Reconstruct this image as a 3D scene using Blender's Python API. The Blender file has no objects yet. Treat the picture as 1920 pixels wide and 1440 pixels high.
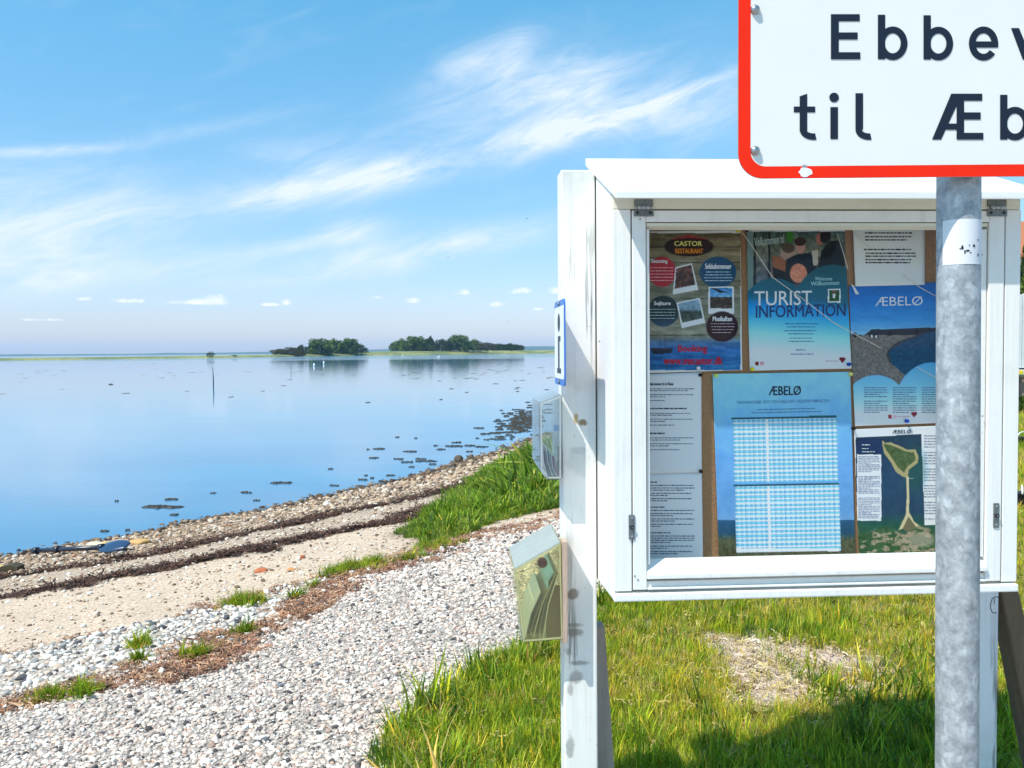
import bpy, bmesh, math, random
import numpy as np
from mathutils import Vector, Matrix
random.seed(7); RNG = np.random.default_rng(11)
S = bpy.context.scene
C = S.collection
# ------------------------------------------------------------------ camera
F = 1640.0; EYE = 1.9
PITCH = math.atan(60.7/F); ROLL = 0.0085
fw = Vector((0, math.cos(PITCH), -math.sin(PITCH))); r0 = Vector((1,0,0)); u0 = r0.cross(fw)
rt = math.cos(ROLL)*r0 - math.sin(ROLL)*u0; up = math.sin(ROLL)*r0 + math.cos(ROLL)*u0
cd = bpy.data.cameras.new('camera'); cam = bpy.data.objects.new('camera', cd); C.objects.link(cam)
M = Matrix((rt, up, -fw)).transposed().to_4x4(); M.translation = Vector((0,0,EYE))
cam.matrix_world = M
cd.sensor_width = 36; cd.lens = 36*F/1920; cd.clip_start = .02; cd.clip_end = 30000
S.camera = cam
# ------------------------------------------------------------------ light
SUN = Vector((-.959, -.75, 1.85)).normalized()          # towards the sun
sl = bpy.data.lights.new('sun', 'SUN'); so = bpy.data.objects.new('sun', sl); C.objects.link(so)
so.rotation_euler = SUN.to_track_quat('Z', 'Y').to_euler(); sl.energy = 4.5; sl.angle = math.radians(.5); sl.color = (1, .95, .87)
so.location = (-10, -8, 20)
SKY_STRENGTH = .128
S.view_settings.view_transform = 'Standard'; S.view_settings.look = 'None'
S.view_settings.exposure = 0.30; S.view_settings.gamma = 1; S.view_settings.use_curve_mapping = False
S.cycles.use_denoising = True
S.cycles.max_bounces = 8; S.cycles.transparent_max_bounces = 24; S.cycles.volume_bounces = 1
S.cycles.sample_clamp_indirect = 6
S.render.film_transparent = False

class NT:
    """tiny node helper"""
    def __init__(s, tree): s.t = tree; s.n = tree.nodes; s.l = tree.links
    def new(s, typ, **kw):
        n = s.n.new(typ)
        for k, v in kw.items(): setattr(n, k, v)
        return n
    def put(s, sock, v):
        if v is None: return
        if isinstance(v, bpy.types.NodeSocket): s.l.new(v, sock)
        elif isinstance(v, (tuple, list)) and sock.type == 'RGBA' and len(v) == 3: sock.default_value = (*v, 1)
        else: sock.default_value = v
    def m(s, op, a, b=None, c=None, clamp=False):
        n = s.new('ShaderNodeMath', operation=op, use_clamp=clamp)
        s.put(n.inputs[0], a); s.put(n.inputs[1], b); s.put(n.inputs[2], c); return n.outputs[0]
    def ramp(s, v, a, b, smooth=True):
        n = s.new('ShaderNodeMapRange', interpolation_type='SMOOTHSTEP' if smooth else 'LINEAR')
        s.put(n.inputs[0], v); s.put(n.inputs[1], a); s.put(n.inputs[2], b); return n.outputs[0]
    def mix(s, f, a, b, mode='MIX'):
        n = s.new('ShaderNodeMix', data_type='RGBA', blend_type=mode)
        s.put(n.inputs[0], f); s.put(n.inputs[6], a); s.put(n.inputs[7], b); return n.outputs[2]
    def noise(s, vec=None, scale=5, detail=4, rough=.5, dist=0, dims='3D'):
        n = s.new('ShaderNodeTexNoise', noise_dimensions=dims)
        if vec is not None: s.l.new(vec, n.inputs['Vector'])
        s.put(n.inputs['Scale'], scale); s.put(n.inputs['Detail'], detail); s.put(n.inputs['Roughness'], rough); s.put(n.inputs['Distortion'], dist)
        return n.outputs[0]
    def vor(s, vec, scale, out='Distance', feature='F1'):
        n = s.new('ShaderNodeTexVoronoi', feature=feature); s.l.new(vec, n.inputs['Vector']); s.put(n.inputs['Scale'], scale); return n.outputs[out]
    def mapv(s, vec, scale=(1,1,1), loc=(0,0,0), rot=(0,0,0)):
        n = s.new('ShaderNodeMapping'); s.l.new(vec, n.inputs[0]); n.inputs['Scale'].default_value = scale
        n.inputs['Location'].default_value = loc; n.inputs['Rotation'].default_value = rot; return n.outputs[0]
    def bump(s, h, strength=.3, dist=.01, normal=None):
        n = s.new('ShaderNodeBump'); s.put(n.inputs['Height'], h); n.inputs['Strength'].default_value = strength; n.inputs['Distance'].default_value = dist
        if normal is not None: s.l.new(normal, n.inputs['Normal'])
        return n.outputs[0]

# ---- sky: Nishita air with high cirrus and low cumulus laid over it by direction
w = bpy.data.worlds.new('World'); S.world = w; w.use_nodes = True
t = NT(w.node_tree); t.n.clear()
sky = t.new('ShaderNodeTexSky', sky_type='NISHITA'); sky.sun_disc = False
sky.sun_elevation = math.asin(SUN.z); sky.sun_rotation = math.atan2(SUN.x, SUN.y)
sky.air_density = 1.0; sky.dust_density = .55; sky.ozone_density = 2.2; sky.altitude = 0
tc = t.new('ShaderNodeTexCoord').outputs['Generated']
sx = t.new('ShaderNodeSeparateXYZ'); t.l.new(tc, sx.inputs[0])
az = t.m('ARCTAN2', sx.outputs[0], sx.outputs[1]); el = t.m('ARCSINE', sx.outputs[2])
cb = t.new('ShaderNodeCombineXYZ'); t.put(cb.inputs[0], az); t.put(cb.inputs[1], el)
plane = cb.outputs[0]
def sky_dir(px, py):
    d = (fw + rt*((px-960)/F) - up*((py-720)/F)).normalized()
    return math.atan2(d.x, d.y), math.asin(d.z)
rot1 = t.mapv(plane, rot=(0,0,-.25)); rot2 = t.mapv(plane, rot=(0,0,-.42))
wisp = t.noise(t.mapv(rot1, scale=(2.4, 9, 1)), scale=2.8, detail=9, rough=.62, dist=1.1)
fine = t.noise(t.mapv(rot2, scale=(3.0, 15, 1)), scale=5, detail=8, rough=.72, dist=.9)
warp = t.noise(plane, scale=9, detail=5, rough=.6)
CIR = [ # px centre, half length, half width (px), slope angle, strength
    (1010, 185, 230, 70, 12, .62), (1090, 165, 150, 40, -14, .45), (880, 120, 90, 22, 20, .5), (905, 278, 390, 22, 13, .85), (620, 350, 190, 30, 10, .9), (1100, 245, 190, 18, 17, .7), (560,285,110,28,5,.5),
    (650, 433, 62, 17, 14, .95), (560, 462, 130, 14, 10, .55), (860, 455, 240, 24, 9, .9), (620,505,200,26,8,.45), (60, 420, 210, 80, 5, .95),
    (90, 283, 100, 8, 8, .95), (250, 510, 190, 20, 10, .6), (60, 500, 160, 40, 2, .5), (960,110,50,30,60,.45), (1300, 210, 200, 60, 8, .5), (420,235,150,12,14,.3)]
acc = None
for (px, py, a, b, ang, st) in CIR:
    A, E = sky_dir(px, py)
    du = t.m('SUBTRACT', az, A); dv = t.m('SUBTRACT', el, E)
    dv = t.m('ADD', dv, t.m('MULTIPLY', t.m('SUBTRACT', warp, .5), .35*b/F))
    ca, sa = math.cos(math.radians(ang)), math.sin(math.radians(ang))
    uu = t.m('ADD', t.m('MULTIPLY', du, ca*F/a), t.m('MULTIPLY', dv, sa*F/a))
    vv = t.m('SUBTRACT', t.m('MULTIPLY', dv, ca*F/b), t.m('MULTIPLY', du, sa*F/b))
    r2 = t.m('ADD', t.m('POWER', t.m('ABSOLUTE', uu), 2), t.m('POWER', t.m('ABSOLUTE', vv), 2))
    g = t.m('MULTIPLY', t.m('EXPONENT', t.m('MULTIPLY', r2, -1.0)), st)
    acc = g if acc is None else t.m('ADD', acc, g)
dens = t.m('MULTIPLY', acc, t.m('ADD', t.m('MULTIPLY', t.ramp(wisp, .25, .72), 1.2), .25))
dens = t.m('ADD', dens, t.m('MULTIPLY', t.m('MULTIPLY', acc, t.m('SUBTRACT', fine, .44)), 1.5))
# faint veil everywhere at middle elevations
veil = t.m('MULTIPLY', t.ramp(wisp, .5, .85), .22)
cir = t.m('MULTIPLY', t.m('ADD', t.m('MAXIMUM', dens, 0), veil), .66, clamp=True)
CUM = [(265-110,561,16,5),(238,565,26,6),(400,566,30,15),(370,568,50,6),(538,568,12,9),(510,572,20,4),(705,558,12,5),(775,565,20,8),(868,549,19,11),(975,547,26,9),(935,572,18,8),(1040,548,18,10),(1010,580,12,4),(80,600,30,4)]
puf = None; lump = t.noise(plane, scale=60, detail=6, rough=.65); lump2 = t.noise(plane, scale=160, detail=3)
for (px, py, a, b) in CUM:
    A, E = sky_dir(px, py)
    uu = t.m('MULTIPLY', t.m('SUBTRACT', az, A), F/a); vv = t.m('MULTIPLY', t.m('SUBTRACT', el, E), F/b)
    vv = t.m('MULTIPLY', vv, t.m('ADD', t.m('MULTIPLY', t.m('LESS_THAN', vv, 0), 1.0), 1.0))
    r2 = t.m('ADD', t.m('POWER', t.m('ABSOLUTE', uu), 2), t.m('POWER', t.m('ABSOLUTE', vv), 2))
    g = t.m('SUBTRACT', 1.25, r2)
    puf = g if puf is None else t.m('MAXIMUM', puf, g)
cum = t.ramp(t.m('ADD', puf, t.m('MULTIPLY', t.m('SUBTRACT', lump, .5), 4.6)), .1, 1.7)
cum = t.m('MULTIPLY', cum, .85)
tint = t.mix(t.ramp(el, .0, .19, False), (.95, .88, 1.12), (.78, 1.10, 1.18)); tint = t.mix(t.ramp(el, .19, .42, False), tint, (.66, 1.42, 1.42))
base = t.mix(1.0, sky.outputs[0], tint, 'MULTIPLY')
CLOUD = (7.2, 7.3, 7.5)
c1 = t.mix(cir, base, (5.5, 6.2, 7.0)); c2 = t.mix(cum, c1, CLOUD)
bg = t.new('ShaderNodeBackground'); t.put(bg.inputs[0], c2); bg.inputs[1].default_value = SKY_STRENGTH
wo = t.new('ShaderNodeOutputWorld'); t.l.new(bg.outputs[0], wo.inputs[0])

# ------------------------------------------------------------------ general helpers
def lin(c):
    c = np.asarray(c, float)/255.; return np.where(c <= .04045, c/12.92, ((c+.055)/1.055)**2.4)
def L(*c): return tuple(float(v) for v in lin(c))
def ray(px, py): return fw + rt*((px-960)/F) - up*((py-720)/F)
def atY(px, py, Y):
    d = ray(px, py); return Vector((0,0,EYE)) + d*(Y/d.y)
def on_plane(px, py, p0, n):
    d = ray(px, py); o = Vector((0,0,EYE)); return o + d*((Vector(p0)-o).dot(n)/d.dot(n))
def tag(o, label=None, cat=None, group=None, kind=None):
    if label: o['label'] = label
    if cat: o['category'] = cat
    if group: o['group'] = group
    if kind: o['kind'] = kind
    return o
def empty(name, loc=(0,0,0), rz=0, label=None, cat=None, group=None):
    o = bpy.data.objects.new(name, None); C.objects.link(o); o.location = loc; o.rotation_euler = (0,0,rz); o.empty_display_size = .1
    return tag(o, label, cat, group)
def link(name, me, mat=None, parent=None, smooth=False):
    o = bpy.data.objects.new(name, me); C.objects.link(o)
    if mat is not None and not me.materials: me.materials.append(mat)
    if parent is not None: o.parent = parent
    if smooth: me.polygons.foreach_set('use_smooth', [True]*len(me.polygons))
    return o
def mesh_np(name, V, Fc, col=None, smooth=False):
    """V (n,3), Fc (m,k) all same k"""
    V = np.asarray(V, np.float32); Fc = np.asarray(Fc, np.int32); me = bpy.data.meshes.new(name)
    m, k = Fc.shape
    me.vertices.add(len(V)); me.vertices.foreach_set('co', V.ravel())
    me.loops.add(m*k); me.loops.foreach_set('vertex_index', Fc.ravel())
    me.polygons.add(m); me.polygons.foreach_set('loop_start', np.arange(0, m*k, k, dtype=np.int32)); me.polygons.foreach_set('loop_total', np.full(m, k, np.int32))
    if smooth: me.polygons.foreach_set('use_smooth', np.ones(m, bool))
    me.update(calc_edges=True)
    if col is not None:
        a = me.color_attributes.new('col', 'FLOAT_COLOR', 'POINT'); a.data.foreach_set('color', np.c_[col, np.ones(len(V))].astype(np.float32).ravel())
    return me
def bm_mesh(name, bm):
    me = bpy.data.meshes.new(name); bm.to_mesh(me); bm.free(); return me
def bm_box(bm, x0, x1, y0, y1, z0, z1, bev=0.0):
    vs = [bm.verts.new(p) for p in ((x0,y0,z0),(x1,y0,z0),(x1,y1,z0),(x0,y1,z0),(x0,y0,z1),(x1,y0,z1),(x1,y1,z1),(x0,y1,z1))]
    fs = [bm.faces.new([vs[i] for i in f]) for f in ((0,3,2,1),(4,5,6,7),(0,1,5,4),(1,2,6,5),(2,3,7,6),(3,0,4,7))]
    if bev:
        es = list({e for f in fs for e in f.edges}); bmesh.ops.bevel(bm, geom=es, offset=bev, segments=2, profile=.6, affect='EDGES')
def box(name, dims, mat, parent=None, bev=.0015):
    bm = bmesh.new(); bm_box(bm, *dims, bev); return link(name, bm_mesh(name, bm), mat, parent)
def prism(name, pts, axis, a0, a1, mat, parent=None, bev=0):
    """pts 2D in the two other axes, extruded along axis"""
    bm = bmesh.new()
    def P(p, a): q = list(p); q.insert(axis, a); return q
    A = [bm.verts.new(P(p, a0)) for p in pts]; B = [bm.verts.new(P(p, a1)) for p in pts]; n = len(pts)
    bm.faces.new(A); bm.faces.new(B[::-1])
    for i in range(n): bm.faces.new((A[i], B[i], B[(i+1) % n], A[(i+1) % n]))
    bmesh.ops.recalc_face_normals(bm, faces=bm.faces)
    if bev: bmesh.ops.bevel(bm, geom=list(bm.edges), offset=bev, segments=2, profile=.6, affect='EDGES')
    return link(name, bm_mesh(name, bm), mat, parent)
def tube(name, P, R, mat, parent=None, seg=20, smooth=True, caps=True):
    P = [Vector(p) for p in P]; R = R if isinstance(R, (list, tuple)) else [R]*len(P); V = []; Fq = []
    for i, p in enumerate(P):
        d = (P[min(i+1, len(P)-1)] - P[max(i-1, 0)]).normalized(); a = d.orthogonal().normalized() if i == 0 else (a - d*a.dot(d)).normalized(); b = d.cross(a)
        for k in range(seg): th = 2*math.pi*k/seg; V.append(p + (a*math.cos(th) + b*math.sin(th))*R[i])
    for i in range(len(P)-1):
        for k in range(seg): Fq.append((i*seg+k, i*seg+(k+1) % seg, (i+1)*seg+(k+1) % seg, (i+1)*seg+k))
    me = bpy.data.meshes.new(name); fc = [tuple(f) for f in Fq]
    if caps: fc += [tuple(range(seg))[::-1], tuple(range((len(P)-1)*seg, len(P)*seg))]
    me.from_pydata([tuple(v) for v in V], [], fc); me.update()
    o = link(name, me, mat, parent)
    if smooth:
        for p in me.polygons: p.use_smooth = len(p.vertices) == 4
    return o

# ------------------------------------------------------------------ materials
def mat(name, color=(.5,.5,.5), rough=.6, metal=0, bump=0, bscale=40, var=.0, spec=.5, vcol=False, inst=False, trans=0, stretch=(1,1,1), vscale=6):
    m = bpy.data.materials.new(name); m.use_nodes = True; t = NT(m.node_tree); t.n.clear()
    p = t.new('ShaderNodeBsdfPrincipled'); o = t.new('ShaderNodeOutputMaterial')
    tc = t.new('ShaderNodeTexCoord').outputs['Object']; vec = t.mapv(tc, scale=stretch)
    c = None
    if vcol: c = t.new('ShaderNodeAttribute', attribute_name='col').outputs['Color']
    if inst:
        ic = t.new('ShaderNodeAttribute', attribute_name='icol', attribute_type='INSTANCER').outputs['Color']
        c = ic if c is None else t.mix(1.0, c, ic, 'MULTIPLY')
    if c is None: c = t.mix(0, (*color, 1), (*color, 1))
    if var:
        f = t.m('ADD', t.m('MULTIPLY', t.m('SUBTRACT', t.noise(vec, vscale, 6, .65), .5), var*2.4), 1.0)
        g = t.new('ShaderNodeCombineXYZ')
        for i in range(3): t.put(g.inputs[i], f)
        c = t.mix(1.0, c, g.outputs[0], 'MULTIPLY')
    t.put(p.inputs['Base Color'], c); p.inputs['Roughness'].default_value = rough; p.inputs['Metallic'].default_value = metal
    p.inputs['Specular IOR Level'].default_value = spec
    if bump: t.l.new(t.bump(t.noise(vec, bscale, 5, .6), bump, .01), p.inputs['Normal'])
    if trans:
        tr = t.new('ShaderNodeBsdfTranslucent'); t.put(tr.inputs[0], c); mx = t.new('ShaderNodeMixShader'); mx.inputs[0].default_value = trans
        t.l.new(p.outputs[0], mx.inputs[1]); t.l.new(tr.outputs[0], mx.inputs[2]); t.l.new(mx.outputs[0], o.inputs[0])
    else: t.l.new(p.outputs[0], o.inputs[0])
    return m
def paint_mat(name, base=(.82,.815,.79), dirt=.25, crack=0.0, stains=(), tint=(.45,.42,.36), grain_axis=2):
    """old white paint on wood: grain, specks, cracks along the grain and stains (object-space centre, radii, colour, amount)"""
    m = bpy.data.materials.new(name); m.use_nodes = True; t = NT(m.node_tree); t.n.clear()
    p = t.new('ShaderNodeBsdfPrincipled'); o = t.new('ShaderNodeOutputMaterial'); tc = t.new('ShaderNodeTexCoord').outputs['Object']
    st = [60, 60, 60]; st[grain_axis] = 2.2; g = t.mapv(tc, scale=tuple(st))
    grain = t.noise(g, 1, 6, .6, .3)
    blot = t.noise(tc, 5, 6, .68, .2); speck = t.noise(tc, 95, 3, .5)
    c = t.mix(t.m('MULTIPLY', t.ramp(grain, .5, .78), .24*dirt/.25), base, tuple(b*.72 for b in base))
    c = t.mix(t.m('MULTIPLY', t.ramp(blot, .5, .75), dirt), c, tuple(b*.78*k for b, k in zip(base, (1, .98, .93))))
    c = t.mix(t.m('MULTIPLY', t.ramp(speck, .70, .76), .6*min(1, dirt*2)), c, tint)
    h = t.m('MULTIPLY', grain, .5)
    if crack:
        st = [38, 38, 38]; st[grain_axis] = 1.5; ck = t.noise(t.mapv(tc, scale=tuple(st), loc=(3,1,2)), 1, 5, .62, .15)
        reg = t.ramp(t.noise(tc, 3.2, 3, .5), .38, .6)
        cm = t.m('MULTIPLY', t.ramp(ck, .64-.05*crack, .69-.04*crack), reg)
        c = t.mix(t.m('MULTIPLY', cm, .75), c, (.10,.10,.10)); h = t.m('SUBTRACT', h, t.m('MULTIPLY', cm, 1.5))
    for (cx, cy, cz), (rx, ry, rz_), col, amt in stains:
        v = t.mapv(tc, loc=(-cx/rx, -cy/ry, -cz/rz_), scale=(1/rx, 1/ry, 1/rz_))
        ln = t.new('ShaderNodeVectorMath', operation='LENGTH'); t.l.new(v, ln.inputs[0])
        mk = t.m('MULTIPLY', t.ramp(t.m('ADD', ln.outputs['Value'], t.m('MULTIPLY', t.m('SUBTRACT', t.noise(tc, 30, 5, .7), .5), 2.2)), 1.15, .5), amt)
        c = t.mix(mk, c, col)
    t.put(p.inputs['Base Color'], c); p.inputs['Roughness'].default_value = .5
    t.l.new(t.bump(h, .6, .004), p.inputs['Normal']); t.l.new(p.outputs[0], o.inputs[0])
    return m
def glass_mat(name, tint=(.96,.98,.98), refl=1.0, haze=0.0, hcol=(.8,.82,.8), rough=.02):
    m = bpy.data.materials.new(name); m.use_nodes = True; t = NT(m.node_tree); t.n.clear()
    o = t.new('ShaderNodeOutputMaterial'); tr = t.new('ShaderNodeBsdfTransparent'); t.put(tr.inputs[0], (*tint, 1))
    gl = t.new('ShaderNodeBsdfGlossy'); gl.inputs['Roughness'].default_value = rough
    fr = t.new('ShaderNodeFresnel'); fr.inputs[0].default_value = 1.45
    mx = t.new('ShaderNodeMixShader'); t.put(mx.inputs[0], t.m('MULTIPLY', fr.outputs[0], refl)); t.l.new(tr.outputs[0], mx.inputs[1]); t.l.new(gl.outputs[0], mx.inputs[2])
    out = mx.outputs[0]
    if haze:
        df = t.new('ShaderNodeBsdfDiffuse'); t.put(df.inputs[0], (*hcol, 1)); tl = t.new('ShaderNodeBsdfTranslucent'); t.put(tl.inputs[0], (*hcol, 1))
        m1 = t.new('ShaderNodeMixShader'); m1.inputs[0].default_value = .5; t.l.new(df.outputs[0], m1.inputs[1]); t.l.new(tl.outputs[0], m1.inputs[2])
        tc = t.new('ShaderNodeTexCoord').outputs['Object']
        hz = t.m('ADD', haze*.75, t.m('MULTIPLY', t.noise(tc, 22, 5, .6), haze*.5))
        m2 = t.new('ShaderNodeMixShader'); t.put(m2.inputs[0], hz); t.l.new(out, m2.inputs[1]); t.l.new(m1.outputs[0], m2.inputs[2]); out = m2.outputs[0]
    t.l.new(out, o.inputs[0]); return m
M_steel = mat('zinc', (.42,.45,.48), .42, .85, .1, 60, .15)
M_dark_steel = mat('dull_steel', (.20,.22,.22), .5, .7, .3, 90, .35, vscale=40)
M_black = mat('black', (.012,.012,.014), .5)

# ------------------------------------------------------------------ shore: signed distance s inland, t along the shore
P0 = np.array((-4.84, 8.27)); TD = np.array((5.37, 11.13)); TD /= np.hypot(*TD); ND = np.array((TD[1], -TD[0]))
def wl(px, py, z=0.0):
    d = ray(px, py); k = (z-EYE)/d.z; return np.array((d.x*k, d.y*k))
WL = np.array([wl(*p) for p in ((0,1045),(120,1025),(250,1003),(370,976),(480,960),(610,930),(700,912),(800,890),(870,868),(950,842),(1005,820))])
wt = (WL-P0)@TD; wo_ = (WL-P0)@ND
wt = np.r_[-60, -3, wt, 16, 40, 400]; wo_ = np.r_[-14, wo_[0]-.15, wo_, wo_[-1]+.1, wo_[-1]-2, wo_[-1]-60]
def vnoise(x, y, seed=0, octs=3):
    """cheap smooth value noise, numpy"""
    x = np.asarray(x, float); y = np.asarray(y, float); out = np.zeros(np.broadcast(x, y).shape); a = 1.; tot = 0
    for o in range(octs):
        xi = np.floor(x); yi = np.floor(y); fx = x-xi; fy = y-yi; fx = fx*fx*(3-2*fx); fy = fy*fy*(3-2*fy)
        def h(i, j):
            v = np.sin(i*127.1 + j*311.7 + seed*74.7 + o*17.3)*43758.5453; return v-np.floor(v)
        out = out + a*((h(xi,yi)*(1-fx)+h(xi+1,yi)*fx)*(1-fy) + (h(xi,yi+1)*(1-fx)+h(xi+1,yi+1)*fx)*fy); tot += a; a *= .5; x = x*2.03; y = y*2.03
    return out/tot
def ST(x, y):
    dx = np.asarray(x)-P0[0]; dy = np.asarray(y)-P0[1]; tt = dx*TD[0]+dy*TD[1]; ss = dx*ND[0]+dy*ND[1]
    return ss - np.interp(tt, wt, wo_), tt
SP = np.array((-400, -30, -2, 0, 1, 2, 4, 6, 7, 9, 5000.)); ZP = np.array((-6, -2.2, -.25, 0, .13, .25, .48, .70, .755, .765, .88))
def ground_z(x, y):
    s, tt = ST(x, y)
    r = np.hypot(x, y); amp = np.clip(s/2, 0, 1)
    z = np.interp(s, SP, ZP) + amp*(vnoise(np.asarray(x)*.9, np.asarray(y)*.9, 3)-.5)*.05*np.clip(8/np.maximum(r, 8), 0, 1)
    return z
def G(px, py):
    """pixel -> point on the beach"""
    z = .7
    for _ in range(40):
        p = wl(px, py, z); z = .5*z + .5*float(ground_z(p[0], p[1]))
    return np.array((p[0], p[1], float(ground_z(p[0], p[1]))))
def st_line(pts):
    q = np.array([G(*p)[:2] for p in pts]); s, tt = ST(q[:,0], q[:,1]); o = np.argsort(tt); return tt[o], s[o]
L1 = st_line([(-250,1128),(0,1084),(100,1070),(200,1054),(300,1038),(420,1010),(560,980),(700,950),(800,929),(880,904)])
L2 = st_line([(-250,1160),(0,1120),(120,1100),(200,1085),(300,1065),(420,1043),(600,1006),(700,985),(790,962)])
L3 = st_line([(-200,1262),(40,1216),(150,1195),(300,1165),(430,1132),(520,1102),(640,1076),(760,1055)])
L4 = st_line([(-200,1400),(0,1335),(100,1310),(220,1290),(330,1255),(420,1213),(540,1160),(640,1110),(700,1082),(760,1058)])
def poly_w(pts): return np.array([G(*p)[:2] for p in pts])
LAWN = np.vstack([poly_w([(800,1700),(760,1500),(728,1415),(765,1352),(850,1292),(930,1244),(1010,1206),(1075,1160),(1135,1128),(1180,1105)]), [(2.2,8.0),(3.5,13),(9,30),(60,60),(60,1.9),(1.0,1.85)]])
BANK = poly_w([(752,1004),(772,984),(850,932),(905,880),(950,860),(1000,838),(1060,815),(1180,800),(1240,900),(1060,952),(960,968),(905,985),(855,1012),(800,1030)])
BARE = poly_w([(1335,1200),(1420,1192),(1530,1215),(1640,1250),(1660,1300),(1580,1325),(1480,1335),(1400,1305),(1380,1240)])
def inside(x, y, poly):
    r = np.zeros(np.shape(x), bool); n = len(poly)
    for i in range(n):
        x1, y1 = poly[i]; x2, y2 = poly[(i+1) % n]
        if y1 == y2: continue
        c = ((y1 > y) != (y2 > y)) & (x < (x2-x1)*(y-y1)/(y2-y1)+x1); r ^= c
    return r
def pdist(x, y, poly):
    d = np.full(np.shape(x), 1e9); n = len(poly)
    for i in range(n):
        a = poly[i]; b = poly[(i+1) % n]; ab = b-a; L2_ = ab@ab+1e-12
        k = np.clip(((x-a[0])*ab[0]+(y-a[1])*ab[1])/L2_, 0, 1); d = np.minimum(d, np.hypot(x-a[0]-k*ab[0], y-a[1]-k*ab[1]))
    return d
def sd(x, y, poly):  # positive inside
    d = pdist(x, y, poly); return np.where(inside(x, y, poly), d, -d)

def zones(x, y):
    """weights of each ground cover at world points"""
    s, tt = ST(x, y); n1 = vnoise(x*3, y*3, 5)-.5; n2 = vnoise(x*9, y*9, 6)-.5
    s = s + n1*.34 + n2*.16 + (vnoise(x*24, y*24, 16, 2)-.5)*.12
    l1, l2, l3, l4 = (np.interp(tt, *l) for l in (L1, L2, L3, L4))
    lawn = np.clip(sd(x, y, LAWN)/.05 + n1*2 + n2*3 + .5, 0, 1)
    bank = np.clip(sd(x, y, BANK)/.15 + n1*2.5 + .5, 0, 1)
    bare = np.clip(sd(x, y, BARE)/.10 + n1*1.2 + n2*1.5 + .8, 0, 1)
    def band(c, wd, hole=0): return np.clip(1.3-np.abs(s-c)/wd + hole, 0, 1)
    dist = np.hypot(x, y)
    wv = .45+1.3*vnoise(tt*.9, s*.5, 12); w1 = band(l1, .17*wv, (vnoise(tt*1.3, s*3, 8)-.45)*2.0); w2 = band(l2, .17*wv[::1], (vnoise(tt*1.1+9, s*3, 9)-.5)*3.0)
    w3 = band(l3, .085, (vnoise(tt*2, s*6, 10)-.58)*4); w4 = band(l4-.06, .17, (vnoise(tt*2.2+4, s*5, 11)-.48)*3.4)
    return dict(s=s, t=tt, l1=l1, l2=l2, l3=l3, l4=l4, lawn=lawn, bank=bank, bare=bare, w1=w1, w2=w2, w3=w3, w4=w4)

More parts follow.
